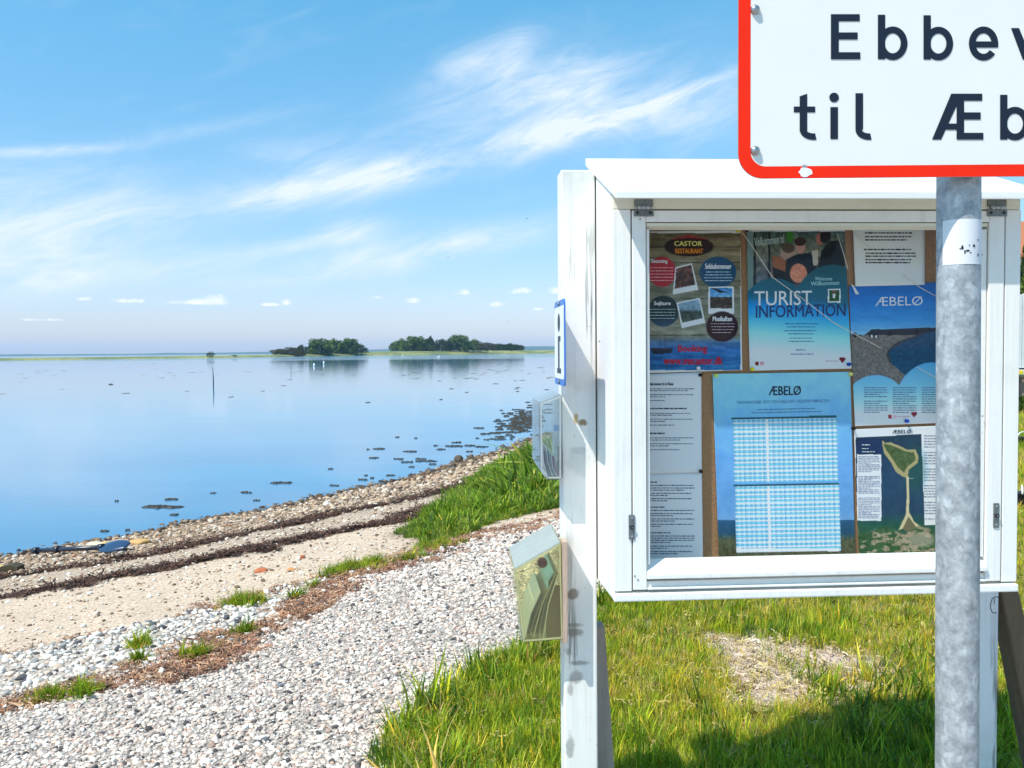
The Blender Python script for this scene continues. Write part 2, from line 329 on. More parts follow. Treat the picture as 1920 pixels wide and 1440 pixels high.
# ---- the ground sheet
def build_ground():
    ang = np.r_[np.linspace(-math.pi, -.75, 40, endpoint=False), np.linspace(-.75, .75, 520, endpoint=False), np.linspace(.75, math.pi, 40, endpoint=False)]
    rad = np.r_[np.geomspace(.3, 1.6, 14, endpoint=False), np.geomspace(1.6, 26, 300, endpoint=False), np.geomspace(26, 6000, 70)]
    A, R = np.meshgrid(ang, rad); X = np.sin(A)*R; Y = np.cos(A)*R; Z = ground_z(X, Y)
    zs = zones(X.ravel(), Y.ravel()); x = X.ravel(); y = Y.ravel()
    s = zs['s']; n = len(s)
    sand = np.array((.62,.46,.33)); grav = np.array((.40,.35,.31)); coarse = np.array((.46,.38,.31)); soil = np.array((.13,.12,.05)); wrack = np.array((.05,.03,.02)); dry = np.array((.40,.25,.17)); wet = np.array((.24,.17,.11)); shore = np.array((.40,.28,.19)); far = np.array((.11,.15,.04)); straw = np.array((.64,.49,.38))
    def lerp(a, b, k): k = np.clip(k, 0, 1)[:,None]; return a*(1-k)+b*k
    c = np.tile(wet, (n, 1)); c = lerp(c, shore, (s-.15)/.2); c = lerp(c, np.array((.47,.35,.25)), (s-zs['l1'])/.3+.5)
    c = lerp(c, sand, (s-zs['l2'])/.15+.5); c = lerp(c, coarse, (s-zs['l3'])/.2+.2); c = lerp(c, grav, (s-zs['l4'])/.12+.5)
    c = lerp(c, wrack, zs['w1']*.95); c = lerp(c, wrack, zs['w2']*.95); c = lerp(c, dry, zs['w3']*.9); c = lerp(c, dry, zs['w4']*.9)
    c = lerp(c, soil, zs['bank']); c = lerp(c, soil, zs['lawn']); c = lerp(c, straw, zs['bare']*zs['lawn'])
    c = lerp(c, far, (np.hypot(x, y)-30)/20)
    c = lerp(c, np.array((.10,.10,.08)), (-s-.1)/.5)
    nr, na = A.shape; i = np.arange(nr*na).reshape(nr, na); j = np.roll(i, -1, axis=1)
    Fc = np.stack([i[:-1], j[:-1], j[1:], i[1:]], -1).reshape(-1, 4)
    me = mesh_np('ground', np.c_[x, y, Z.ravel()], Fc[:, ::-1], c, True)
    m = bpy.data.materials.new('beach_ground'); m.use_nodes = True; t = NT(m.node_tree); t.n.clear()
    p = t.new('ShaderNodeBsdfPrincipled'); o = t.new('ShaderNodeOutputMaterial'); tc = t.new('ShaderNodeTexCoord').outputs['Object']
    col = t.new('ShaderNodeAttribute', attribute_name='col').outputs['Color']
    vc = t.vor(tc, 75, 'Color'); hs = t.new('ShaderNodeSeparateColor'); t.l.new(vc, hs.inputs[0])
    f = t.m('ADD', .72, t.m('MULTIPLY', hs.outputs[0], .5)); f2 = t.m('ADD', .8, t.m('MULTIPLY', t.noise(tc, 3, 6, .6), .4)); f = t.m('MULTIPLY', f, f2)
    g = t.new('ShaderNodeCombineXYZ'); [t.put(g.inputs[k], f) for k in range(3)]
    t.put(p.inputs['Base Color'], t.mix(1, col, g.outputs[0], 'MULTIPLY')); p.inputs['Roughness'].default_value = .85
    h = t.m('ADD', t.m('MULTIPLY', t.vor(tc, 75), -.7), t.noise(tc, 220, 3)); t.l.new(t.bump(h, .7, .008), p.inputs['Normal']); t.l.new(p.outputs[0], o.inputs[0])
    return tag(link('ground', me, m), 'sloping beach ground of sand, gravel and lawn soil', None, None, 'structure')
build_ground()

# ---- the water
def build_water():
    R = 12000; me = mesh_np('water', [(-R,-200,0),(R,-200,0),(R,R,0),(-R,R,0)], [(0,1,2,3)])
    m = bpy.data.materials.new('calm_sea'); m.use_nodes = True; t = NT(m.node_tree); t.n.clear()
    p = t.new('ShaderNodeBsdfPrincipled'); o = t.new('ShaderNodeOutputMaterial'); tc = t.new('ShaderNodeTexCoord').outputs['Object']
    v1 = t.mapv(tc, scale=(.5, 1.6, 1)); big = t.noise(t.mapv(tc, scale=(.12,.5,1)), 1, 4, .55)
    sp = t.new('ShaderNodeSeparateXYZ'); t.l.new(tc, sp.inputs[0]); farm = t.ramp(sp.outputs[1], 210, 330)
    n1 = t.noise(v1, 9, 4, .6); n2 = t.noise(t.mapv(tc, scale=(.06,.25,1)), 1, 4, .55)
    h = t.m('ADD', t.m('MULTIPLY', n1, .0008), t.m('MULTIPLY', n2, .006))
    h = t.m('ADD', h, t.m('MULTIPLY', t.m('MULTIPLY', t.noise(t.mapv(tc, scale=(.8,1.6,1)), 1.2, 3, .6), farm), .10))
    b = t.new('ShaderNodeBump'); t.put(b.inputs['Height'], h); b.inputs['Strength'].default_value = 1; b.inputs['Distance'].default_value = 1.0; t.l.new(b.outputs[0], p.inputs['Normal'])
    c = t.mix(t.ramp(big, .3, .7), (.04,.18,.32), (.055,.215,.36)); t.put(p.inputs['Base Color'], c)
    p.inputs['Roughness'].default_value = .04; p.inputs['IOR'].default_value = 1.333
    t.l.new(p.outputs[0], o.inputs[0])
    return tag(link('water', me, m), 'calm blue sea water reflecting the sky', None, None, 'structure')
build_water()

# ------------------------------------------------------------------ spit, far shore, trees
def strip(name, stations, mt, label, kind='structure', seed=0, jag=0.0, fixed=0):
    """stations: px, waterline py, top py, width m; far low land"""
    xs = np.linspace(stations[0][0], stations[-1][0], 260); st = np.array(stations, float)
    wy = np.interp(xs, st[:,0], st[:,1]); ty = np.interp(xs, st[:,0], st[:,2]); wd = np.interp(xs, st[:,0], st[:,3]); V = []
    for i, x in enumerate(xs):
        d = ray(x, wy[i]); k = (0-EYE)/d.z if not fixed else fixed/math.hypot(d.x, d.y); q = Vector((0,0,EYE)) + d*k; q.z = 0; dirv = Vector((q.x, q.y, 0)).normalized(); dist = math.hypot(q.x, q.y)
        hor = ray(x, ty[i]); hz = EYE + hor.z/math.hypot(hor.x, hor.y)*(dist+wd[i]*.4); hz += jag*(vnoise(i*.15, seed, seed, 4)-.5)
        for a, z in ((0,-.3),(.03,max(.15,hz*.35)),(.15,hz*.75),(.4,hz),(.7,hz*.9),(1.,-.3)):
            e = q + dirv*(wd[i]*a); V.append((e.x, e.y, z + (0 if z < 0 else .15*(vnoise(i*.7, a*5, 2)-.5))))
    n = 6; Fc = [(i*n+k, (i+1)*n+k, (i+1)*n+k+1, i*n+k+1) for i in range(len(xs)-1) for k in range(n-1)]
    return tag(link(name, mesh_np(name, V, Fc, smooth=True), mt), label, None, None, kind)
M_marsh = mat('salt_marsh', (.30,.31,.10), .9, var=.35, vscale=.06, stretch=(1,1,4))
def marsh():
    m = bpy.data.materials.new('salt_marsh_grass'); m.use_nodes = True; t = NT(m.node_tree); p = t.n['Principled BSDF']; tc = t.new('ShaderNodeTexCoord').outputs['Object']
    c = t.mix(t.ramp(t.noise(tc, .03, 4), .4, .6), (.33,.32,.10), (.12,.16,.05)); c = t.mix(t.ramp(t.noise(tc, .5, 4), .35, .7), c, (.16,.17,.06)); t.put(p.inputs['Base Color'], c); p.inputs['Roughness'].default_value = .9
    return m
M_marsh = marsh()
strip('spit', [(-500,681,676,60),(0,676,671.5,70),(390,671.3,667,80),(500,669.5,665.3,90),(570,668,663.5,110),(640,667,660.5,140),(760,665.6,658.5,150),(900,664,657,160),(1000,662.9,656.5,160),(1300,661,655,160),(1600,659,653,160)], M_marsh, 'low grassy spit across the water carrying the tree groups')
M_hill = mat('far_woods', (.05,.085,.045), .9, var=.3, vscale=.01)
strip('far_hills', [(-500,669,666.5,900),(0,668.3,664.2,900),(200,666.6,663.2,900),(420,664.8,661,900),(600,663.3,658.5,900),(730,662.3,654.5,900),(860,661,653,900),(980,660,650,900),(1060,659.5,648.5,900),(1400,656.8,647,900),(1900,653,644,900),(2400,649,642,900)], M_hill, 'distant wooded coast fading blue on the horizon', jag=7, fixed=5200)

def leaf_mat(name, dark, light):
    m = bpy.data.materials.new(name); m.use_nodes = True; t = NT(m.node_tree); t.n.clear(); o = t.new('ShaderNodeOutputMaterial'); df = t.new('ShaderNodeBsdfDiffuse'); tr = t.new('ShaderNodeBsdfTranslucent')
    tc = t.new('ShaderNodeTexCoord').outputs['Object']; a = t.new('ShaderNodeAttribute', attribute_name='col').outputs['Color']
    c = t.mix(t.ramp(t.noise(tc, .35, 3), .35, .65), (*dark, 1), (*light, 1)); c = t.mix(1, c, a, 'MULTIPLY'); t.put(df.inputs[0], c); t.put(tr.inputs[0], c)
    mx = t.new('ShaderNodeMixShader'); mx.inputs[0].default_value = .25; t.l.new(df.outputs[0], mx.inputs[1]); t.l.new(tr.outputs[0], mx.inputs[2]); t.l.new(mx.outputs[0], o.inputs[0]); return m
M_leaf = [leaf_mat('leaf_green', (.035,.07,.018), (.17,.24,.05)), leaf_mat('leaf_dark', (.022,.04,.014), (.07,.10,.028)), leaf_mat('leaf_brown', (.05,.05,.02), (.10,.085,.035))]
M_bark = mat('bark', (.12,.10,.08), .9, bump=.5, bscale=4, var=.3)
def leaves(blobs, n, size, rng):
    V = []; col = []
    per = np.array([b[3]*b[4]*b[5] for b in blobs])**.67; per = (per/per.sum()*n).astype(int)+4
    P = []
    for b, k in zip(blobs, per):
        d = rng.normal(size=(k, 3)); d /= np.linalg.norm(d, axis=1)[:,None]; rr = rng.uniform(.55, 1.05, k)[:,None]*(1+.18*np.sin(d[:,[0]]*7+b[0])*np.cos(d[:,[2]]*6))
        P.append(np.array(b[:3]) + d*rr*np.array(b[3:6]))
    P = np.vstack(P); k = len(P); sz = rng.uniform(.5, 1.3, k)*size
    a = rng.normal(size=(k, 3)); a /= np.linalg.norm(a, axis=1)[:,None]; b = np.cross(a, rng.normal(size=(k, 3))); b /= np.linalg.norm(b, axis=1)[:,None]
    V = np.stack([P - a*sz[:,None], P + b*sz[:,None]*.6, P + a*sz[:,None], P - b*sz[:,None]*.6], 1).reshape(-1, 3)
    cc = np.repeat(rng.uniform(.5, 1.5, k), 4)[:,None]*np.ones(3)
    return V, np.arange(4*k).reshape(-1, 4), cc
def far_tree(px0, px1, ytop, ybase, D, mi, label, lean=0, group='trees on the spit', nb=7, lf=900, name='tree', cat='tree', low=.12, seed=1):
    rng = np.random.default_rng(seed); base = atY((px0+px1)/2, ybase, D); wd = (px1-px0)/F*D; h = (ybase-ytop)/F*D
    base.z = max(.2, base.z-.4); h = (atY(0, ytop, D) - atY(0, ybase, D)).z + .3
    e = empty(name, base, 0, label, cat, group); blobs = []; wd *= 1.12
    for i in range(nb):
        u = (i+.5)/nb*2-1; prof = (1-abs(u)**3.2*.45)*(1+.06*math.sin(i*1.9+seed*2.3)+.05*rng.normal()) 
        rz_ = h*.26*prof; cx = u*wd*.40 + lean*wd*.1*prof
        blobs.append((cx, rng.uniform(-.25,.25)*wd, h*prof*.97 - rz_, wd*.95/nb*2.0*.62, wd*.28, rz_))
        blobs.append((u*wd*.42, rng.uniform(-.3,.3)*wd, h*.27, wd*.16, wd*.25, h*.27))
    V, Fc, cc = leaves(blobs, int(lf*2.4), max(.13, h*.06), rng)
    link('crown', mesh_np('crown', V, Fc, cc), M_leaf[mi], e)
    for k in range(2 if h > 5 else 1):
        x = rng.uniform(-.25, .25)*wd; tube('trunk', [(x, 0, -.6), (x+.1*h*lean, .1, h*.35), (x+.2*h*lean, 0, h*.75)], [h*.03, h*.022, h*.008], M_bark, e, 8)
    return e
far_tree(512,575,653,667.5,560,2,'low brownish wind-cut scrub at the left end of the left grove',0,lf=2600,name='bush',cat='bush',seed=3)
far_tree(556,573,646,667.5,565,1,'small dark shrub just left of the left grove',0,lf=400,nb=4,name='bush',cat='bush',seed=4)
far_tree(575,622,634,666,610,0,'broad wind-leaning tree at the left of the left grove',.8,lf=1500,seed=5)
far_tree(610,642,635,662,640,0,'open-crowned middle tree of the left grove',.3,lf=900,seed=6)
far_tree(634,670,633,662,640,0,'wide flat-topped tree of the left grove',.4,lf=1100,seed=7)
far_tree(655,687,645,662,630,1,'low dark tree at the right end of the left grove',.2,lf=900,seed=8)
RT = [(733,770,636,658,0,'rounded tree at the left end of the right grove'),(757,798,629.5,658,0,'tall domed tree second from left in the right grove'),(793,815,633,657.5,1,'narrow dark tree between the two domes of the right grove'),
 (806,850,636,657.5,1,'dark broad tree left of the tallest tree of the right grove'),(836,880,627,657.5,0,'tallest tree of the right grove with a flat windswept top'),(868,905,637,657,0,'sloping green tree right of the tallest one'),
 (893,930,642,657,2,'brownish lower tree in the right grove'),(922,950,643,656.5,1,'low dark tree third from the right end of the right grove'),(942,966,643,656.5,1,'low dark tree second from the right end of the right grove'),(958,982,645,656.5,1,'low dark tree at the right tip of the right grove')]
for i, (a, b, yt, yb, mi, lb) in enumerate(RT): far_tree(a, b, yt, yb, 740+8*(i % 3), mi, lb, .3, lf=1300, seed=20+i)
far_tree(388,401,659,669,430,1,'lone round dark bush standing on the low left spit',0,lf=300,nb=3,name='bush',cat='bush',group=None,seed=41)
far_tree(436,444,665,668,430,1,'tiny shrub on the spit between lone bush and left grove',0,lf=120,nb=2,name='bush',cat='bush',group=None,seed=42)

# ------------------------------------------------------------------ scatter through geometry nodes (uncountable cover)
def proto_coll(name, meshes, mt):
    c = bpy.data.collections.new(name)
    for i, me in enumerate(meshes):
        if not me.materials: me.materials.append(mt)
        c.objects.link(bpy.data.objects.new(f'{name}_{i}', me))
    return c
def scatter(name, pos, rot, scl, idx, col, coll, label):
    n = len(pos); me = bpy.data.meshes.new(name); me.vertices.add(n); me.vertices.foreach_set('co', np.asarray(pos, np.float32).ravel())
    for nm, ty, arr, key in (('rot','FLOAT_VECTOR',rot,'vector'),('scl','FLOAT_VECTOR',scl,'vector')):
        a = me.attributes.new(nm, ty, 'POINT'); a.data.foreach_set(key, np.asarray(arr, np.float32).ravel())
    a = me.attributes.new('idx', 'INT', 'POINT'); a.data.foreach_set('value', np.asarray(idx, np.int32))
    a = me.attributes.new('icol', 'FLOAT_COLOR', 'POINT'); a.data.foreach_set('color', np.c_[col, np.ones(n)].astype(np.float32).ravel())
    o = bpy.data.objects.new(name, me); C.objects.link(o)
    g = bpy.data.node_groups.new(name+'_nodes', 'GeometryNodeTree'); g.interface.new_socket('Geometry', in_out='INPUT', socket_type='NodeSocketGeometry'); g.interface.new_socket('Geometry', in_out='OUTPUT', socket_type='NodeSocketGeometry')
    N = g.nodes; K = g.links; gi = N.new('NodeGroupInput'); go = N.new('NodeGroupOutput'); ip = N.new('GeometryNodeInstanceOnPoints'); ci = N.new('GeometryNodeCollectionInfo')
    ci.inputs[0].default_value = coll; ci.inputs['Separate Children'].default_value = True; ci.inputs['Reset Children'].default_value = True; ip.inputs['Pick Instance'].default_value = True
    def na(nm, ty): q = N.new('GeometryNodeInputNamedAttribute'); q.data_type = ty; q.inputs[0].default_value = nm; return [s for s in q.outputs if s.enabled and s.name == 'Attribute'][0]
    K.new(gi.outputs[0], ip.inputs['Points']); K.new(ci.outputs[0], ip.inputs['Instance']); K.new(na('idx','INT'), ip.inputs['Instance Index'])
    e2r = N.new('FunctionNodeEulerToRotation'); K.new(na('rot','FLOAT_VECTOR'), e2r.inputs[0]); K.new(e2r.outputs[0], ip.inputs['Rotation']); K.new(na('scl','FLOAT_VECTOR'), ip.inputs['Scale'])
    K.new(ip.outputs[0], go.inputs[0]); md = o.modifiers.new('scatter', 'NODES'); md.node_group = g
    return tag(o, label, None, None, 'stuff')

# pebbles
def pebble(seed, sub=1):
    rng = np.random.default_rng(seed); bm = bmesh.new(); bmesh.ops.create_icosphere(bm, subdivisions=sub, radius=.5)
    ph = rng.uniform(0, 6, 6)
    for v in bm.verts:
        p = v.co; k = 1+.16*math.sin(p.x*5+ph[0])+.14*math.sin(p.y*6+ph[1])+.12*math.sin(p.z*7+ph[2])+rng.uniform(-.06,.06); v.co = Vector((p.x*k, p.y*k*rng.uniform(.9,1.05), p.z*k))
    for f in bm.faces: f.smooth = True
    return bm_mesh('pebble', bm)
M_peb = mat('pebble_stone', inst=True, rough=.75, bump=.25, bscale=8, var=.22, vscale=3, spec=.3)
PEB = proto_coll('pebble', [pebble(i) for i in range(10)], M_peb)
def sample(n, r0, r1, a0=-.62, a1=.62, p=.6, seed=0):
    """random ground points, area density ~ r^-(1+p)"""
    rng = np.random.default_rng(seed); u = rng.random(n); e = 1-p
    r = (r0**e + u*(r1**e-r0**e))**(1/e); a = rng.uniform(a0, a1, n); return np.sin(a)*r, np.cos(a)*r, rng
def pal(rng, n, cols, wts, jit=.12):
    k = rng.choice(len(cols), n, p=np.array(wts)/sum(wts)); return np.clip(np.array(cols)[k]*(1+rng.normal(0, jit, n))[:,None], .01, .9)
def put_pebbles(name, label, x, y, rng, size, cols, wts, flat=(.4,.75), sink=.25):
    n = len(x); sz = size*np.minimum(np.exp(rng.normal(0, .48, n)), 2.4); sx = sz*rng.uniform(.8,1.35,n); sy = sz*rng.uniform(.7,1.1,n); sz_ = sz*rng.uniform(*flat, n)
    z = ground_z(x, y) + sz_*(.5-sink); rot = np.c_[rng.normal(0,.22,n), rng.normal(0,.22,n), rng.uniform(0,6.28,n)]
    return scatter(name, np.c_[x, y, z], rot, np.c_[sx, sy, sz_], rng.integers(0, 10, n), pal(rng, n, cols, wts), PEB, label)
GREY = [(.68,.58,.50),(.56,.47,.405),(.84,.76,.67),(.34,.28,.245),(.66,.49,.39),(.09,.08,.08),(.52,.34,.26)]
x, y, rng = sample(480000, 1.9, 22, p=.5, seed=1); z_ = zones(x, y)
k = (z_['s'] > z_['l4']-.02) & (z_['lawn'] < .45) & (z_['bank'] < .5) & (rng.random(len(x)) > z_['w4']*.62)
r_ = np.hypot(x[k], y[k])
put_pebbles('gravel', 'pale grey pinkish gravel covering the path beside the lawn', x[k], y[k], rng, .0098*np.clip(r_/3.8, 1, 2.0), GREY, [30,24,14,12,14,9,4])
x, y, rng = sample(150000, 2.5, 20, p=.45, seed=2); z_ = zones(x, y)
k = (z_['s'] > z_['l3']) & (z_['s'] < z_['l4']+.05) & (z_['lawn'] < .3) & (z_['bank'] < .5) & (rng.random(len(x)) > z_['w4']*.85) & (rng.random(len(x)) < .95)
put_pebbles('coarse_gravel', 'coarser white and grey pebbles between the two reddish dry weed lines', x[k], y[k], rng, .018, [(.72,.65,.58),(.58,.52,.46),(.84,.78,.70),(.30,.29,.28),(.58,.45,.35),(.09,.09,.10)], [32,22,18,12,12,8])
x, y, rng = sample(150000, 3.0, 26, p=.4, seed=3); z_ = zones(x, y); s = z_['s']
k = (s < z_['l3']) & (s > z_['l2']) & (z_['bank'] < .5) & (rng.random(len(x)) < .16+.35*np.clip((z_['t']+2)/5, 0, 1))
put_pebbles('sand_pebbles', 'small scattered pebbles on the smooth sand strip', x[k], y[k], rng, .014, [(.66,.58,.48),(.46,.33,.23),(.16,.11,.08),(.74,.7,.62)], [3,4,3,2])
k = (s < z_['l2']) & (s > z_['l1']) & (z_['bank'] < .5) & (rng.random(len(x)) < .36)
put_pebbles('pebble_band', 'pale pebbles lying between the two dark seaweed lines', x[k], y[k], rng, .019, [(.66,.54,.43),(.54,.39,.27),(.20,.14,.10),(.78,.70,.60)], [5,5,4,2])
k = (s < .28) & (s > -.3) & (rng.random(len(x)) < .9)
put_pebbles('wet_stones', 'dark wet stones right at the edge of the water', x[k], y[k], rng, .032*np.clip(np.hypot(x[k],y[k])/10, .8, 1.5), [(.16,.10,.06),(.10,.07,.045),(.24,.16,.10),(.05,.04,.035),(.34,.25,.17)], [5,4,4,3,2], flat=(.4,.8))
k = (s < z_['l1']) & (s > .2) & (rng.random(len(x)) < 1.1)
put_pebbles('shore_stones', 'brown and buff stones along the edge of the water', x[k], y[k], rng, .027*np.clip(np.hypot(x[k],y[k])/10, .8, 1.5), [(.46,.33,.22),(.56,.42,.30),(.30,.20,.13),(.12,.09,.07),(.62,.53,.44),(.50,.28,.17)], [6,5,6,5,3,1], flat=(.4,.8))

# seaweed wrack: curled strips
def strand(seed, nn=9):
    rng = np.random.default_rng(seed); V = []; Fc = []
    for s_ in range(nn):
        p = rng.uniform(-.5, .5, 3)*np.array((1,1,.3)); d = rng.uniform(0, 6.28); L_ = rng.uniform(.3, .8); cv = rng.normal(0, 1.6); wd = rng.uniform(.02,.06)
        for i in range(5):
            q = i/4; nx, ny = -math.sin(d), math.cos(d); zz = p[2]+.15+.12*math.sin(q*5+s_); b = len(V)
            V += [(p[0]+nx*wd, p[1]+ny*wd, zz), (p[0]-nx*wd, p[1]-ny*wd, zz+.04)]
            if i: Fc.append((b-2, b, b+1, b-1))
            p = p + np.array((math.cos(d), math.sin(d), 0))*L_/4; d += cv/4
    return mesh_np('strand', V, Fc)
M_weed = mat('dry_weed', inst=True, rough=.8, spec=.3)
WEED = proto_coll('strand', [strand(i) for i in range(8)], M_weed)
x, y, rng = sample(260000, 2.4, 26, p=.45, seed=4); z_ = zones(x, y); q = rng.random(len(x))
k = (np.maximum(z_['w1'], z_['w2']) > .25) & (q < np.maximum(z_['w1'], z_['w2'])*.9) & (z_['bank'] < .6); n = k.sum()
scatter('seaweed_wrack', np.c_[x[k], y[k], ground_z(x[k], y[k])+.004], np.c_[rng.normal(0,.25,n), rng.normal(0,.25,n), rng.uniform(0,6.28,n)], (rng.uniform(.04,.10,n))[:,None]*np.array((1,1,.5)), rng.integers(0,8,n), pal(rng, n, [(.07,.036,.026),(.12,.058,.038),(.035,.02,.016)], [4,4,3], .2), WEED, 'dark brown seaweed washed up in two lines along the beach')
k = (np.maximum(z_['w3'], z_['w4']) > .2) & (q < np.maximum(z_['w3'], z_['w4'])**1.5*.6) & (z_['bank'] < .6) & (z_['lawn'] < .3); n = k.sum()
scatter('dry_seaweed', np.c_[x[k], y[k], ground_z(x[k], y[k])+.005], np.c_[rng.normal(0,.25,n), rng.normal(0,.25,n), rng.uniform(0,6.28,n)], (rng.uniform(.025,.065,n))[:,None]*np.array((1,1,.55)), rng.integers(0,8,n), pal(rng, n, [(.40,.20,.11),(.27,.13,.08),(.52,.32,.19),(.12,.07,.05)], [4,4,2,2], .2), WEED, 'reddish brown dry seaweed in ragged lines over the gravel')

# grass
def tuft(seed, nb=13, spread=.5, droop=.5, wd=.018, leafy=False):
    rng = np.random.default_rng(seed); V = []; Fc = []; Cc = []
    for _ in range(nb):
        a = rng.uniform(0, 6.28); r = rng.uniform(0, spread); bx, by = r*math.cos(a), r*math.sin(a); d = a+rng.normal(0, 1.0); h = rng.uniform(.5, 1.0); ln = rng.uniform(.05, droop); w_ = wd*rng.uniform(.7, 1.4)
        nx, ny = -math.sin(d), math.cos(d); tone = rng.uniform(.7, 1.3); yl = rng.random() < .2; N_ = 4
        for i in range(N_+1):
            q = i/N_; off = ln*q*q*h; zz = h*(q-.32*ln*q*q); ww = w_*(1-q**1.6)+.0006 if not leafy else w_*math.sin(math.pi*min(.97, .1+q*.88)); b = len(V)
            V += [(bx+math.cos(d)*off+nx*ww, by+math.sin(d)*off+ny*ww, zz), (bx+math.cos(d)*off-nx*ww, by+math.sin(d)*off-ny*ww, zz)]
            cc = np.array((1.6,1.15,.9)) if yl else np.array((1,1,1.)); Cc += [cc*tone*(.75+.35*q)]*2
            if i: Fc.append((b-2, b, b+1, b-1))
    return mesh_np('tuft', V, Fc, np.array(Cc))
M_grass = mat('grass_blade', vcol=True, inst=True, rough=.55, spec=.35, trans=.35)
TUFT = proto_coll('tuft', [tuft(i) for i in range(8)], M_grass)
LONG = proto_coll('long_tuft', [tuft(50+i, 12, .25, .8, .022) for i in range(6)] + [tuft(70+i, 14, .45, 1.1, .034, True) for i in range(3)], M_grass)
GR = [(.24,.38,.016),(.40,.50,.022),(.60,.53,.05),(.11,.22,.016),(.62,.50,.16)]
def grass(name, label, x, y, rng, h, cols, wts, coll, nvar, tilt=.15, lift=0):
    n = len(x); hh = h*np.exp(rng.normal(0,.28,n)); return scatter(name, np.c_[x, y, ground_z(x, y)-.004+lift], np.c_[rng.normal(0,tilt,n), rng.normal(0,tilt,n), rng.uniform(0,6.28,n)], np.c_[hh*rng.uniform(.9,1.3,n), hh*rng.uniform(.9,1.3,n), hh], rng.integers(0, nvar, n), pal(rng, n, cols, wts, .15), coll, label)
def dry_mix(x, y): return vnoise(x*1.7, y*1.7, 31, 3)
x, y, rng = sample(125000, 1.7, 34, a0=-.25, a1=.72, p=.75, seed=5); z_ = zones(x, y); dm = dry_mix(x, y)
k = (z_['lawn'] > .5) & (rng.random(len(x)) > z_['bare']*.93)
kk = k & (dm < .47+rng.normal(0,.06,len(x))); grass('lawn_grass', 'green lawn grass around the notice case', x[kk], y[kk], rng, .052*(1+.12*np.clip(np.hypot(x[kk],y[kk])-4, 0, 10)), GR, [5,5,2,4,.4], TUFT, 8)
kk = k & ~kk; grass('yellow_grass', 'yellowing dry lawn grass in patches', x[kk], y[kk], rng, .042*(1+.12*np.clip(np.hypot(x[kk],y[kk])-4, 0, 10)), GR, [1.5,4,5,1,2.2], TUFT, 8)
x, y, rng = sample(12000, 1.9, 12, a0=-.2, a1=.65, p=.6, seed=15); z_ = zones(x, y); k = (z_['lawn'] > .4) & (rng.random(len(x)) < .25+1.2*np.clip(dry_mix(x, y)-.4, 0, 1)); n = k.sum()
scatter('dead_grass', np.c_[x[k], y[k], ground_z(x[k], y[k])+rng.uniform(.0,.03,n)], np.c_[rng.normal(0,.6,n), rng.normal(0,.6,n), rng.uniform(0,6.28,n)], rng.uniform(.018,.042,n)[:,None]*np.array((1,1,.8)), rng.integers(0,8,n), pal(rng, n, [(.42,.32,.10),(.30,.20,.07),(.52,.42,.16)], [4,3,3], .15), WEED, 'dead straw coloured grass litter lying in the lawn')
# rough lawn edge with longer tufts and the shaded long grass at right
x, y, rng = sample(60000, 1.9, 12, a0=-.25, a1=.72, p=.6, seed=6); z_ = zones(x, y); e_ = sd(x, y, LAWN)
k = ((np.abs(e_-.06) < .10) & (rng.random(len(x)) < .28)) | ((z_['lawn'] > .5) & (x > .95) & (y > 2.2) & (y < 3.1) & (rng.random(len(x)) < .12)) | ((z_['lawn'] > .6) & (z_['bare'] < .2) & (rng.random(len(x)) < .006))
grass('long_lawn_grass', 'longer darker grass tufts along the lawn edge and in the shade', x[k], y[k], rng, .095, GR, [4,3,1,6,.5], LONG, 6, .25)
x, y, rng = sample(22000, 1.9, 9, a0=0, a1=.5, p=.6, seed=8); k = (zones(x, y)['bare'] > .25) & (rng.random(len(x)) < .4); n = k.sum()
scatter('straw', np.c_[x[k], y[k], ground_z(x[k], y[k])+.003], np.c_[rng.normal(0,.3,n), rng.normal(0,.3,n), rng.uniform(0,6.28,n)], rng.uniform(.02,.05,n)[:,None]*np.array((1,1,.4)), rng.integers(0,8,n), pal(rng, n, [(.55,.42,.25),(.42,.30,.16),(.66,.55,.40)], [4,3,3], .15), WEED, 'pale dry straw lying over the bare sandy patch')
x, y, rng = sample(90000, 4.5, 26, a0=-.2, a1=.35, p=.3, seed=7); z_ = zones(x, y); e_ = sd(x, y, BANK)
k = (z_['bank'] > .5); tall = np.clip(.07 + e_*.16, .06, .24)
k &= (vnoise(x*4, y*4, 44, 3) < .60) | (rng.random(len(x)) < .35); tall = tall*(.6+.8*vnoise(x*2.5, y*2.5, 45))
grass('bank_grass', 'lush long grass and weeds growing on the bank by the shore', x[k], y[k], rng, tall[k], [(.14,.26,.015),(.24,.38,.025),(.06,.13,.015),(.40,.42,.07)], [5,5,4,1.5], LONG, 9, .22)
# separate green tufts among the beach gravel
spots = [(450,1134,.10,130),(662,1068,.15,230),(625,1080,.06,50),(700,1058,.08,80),(160,1302,.05,60),(95,1312,.05,50),(365,1232,.05,55),(262,1214,.05,60),(262,1240,.03,30),(822,1025,.14,160),(560,1120,.03,18),(590,1100,.03,20),(455,1190,.05,50),(770,1048,.12,60),(475,1085+45,.05,40)]
for i, (px, py, rad, n) in enumerate(spots):
    p = G(px, py); rng = np.random.default_rng(100+i); a = rng.uniform(0, 6.28, n); r = np.abs(rng.normal(0, .5, n))*rad; x = p[0]+np.cos(a)*r*1.3; y = p[1]+np.sin(a)*r
    if i == 0: X, Y = [x], [y]
    else: X.append(x); Y.append(y)
X = np.concatenate(X); Y = np.concatenate(Y); rng = np.random.default_rng(9)
grass('beach_grass_tufts', 'small green grass tufts growing out of the weed lines on the gravel', X, Y, rng, .065, GR, [5,4,2,4,1], LONG, 6, .4)

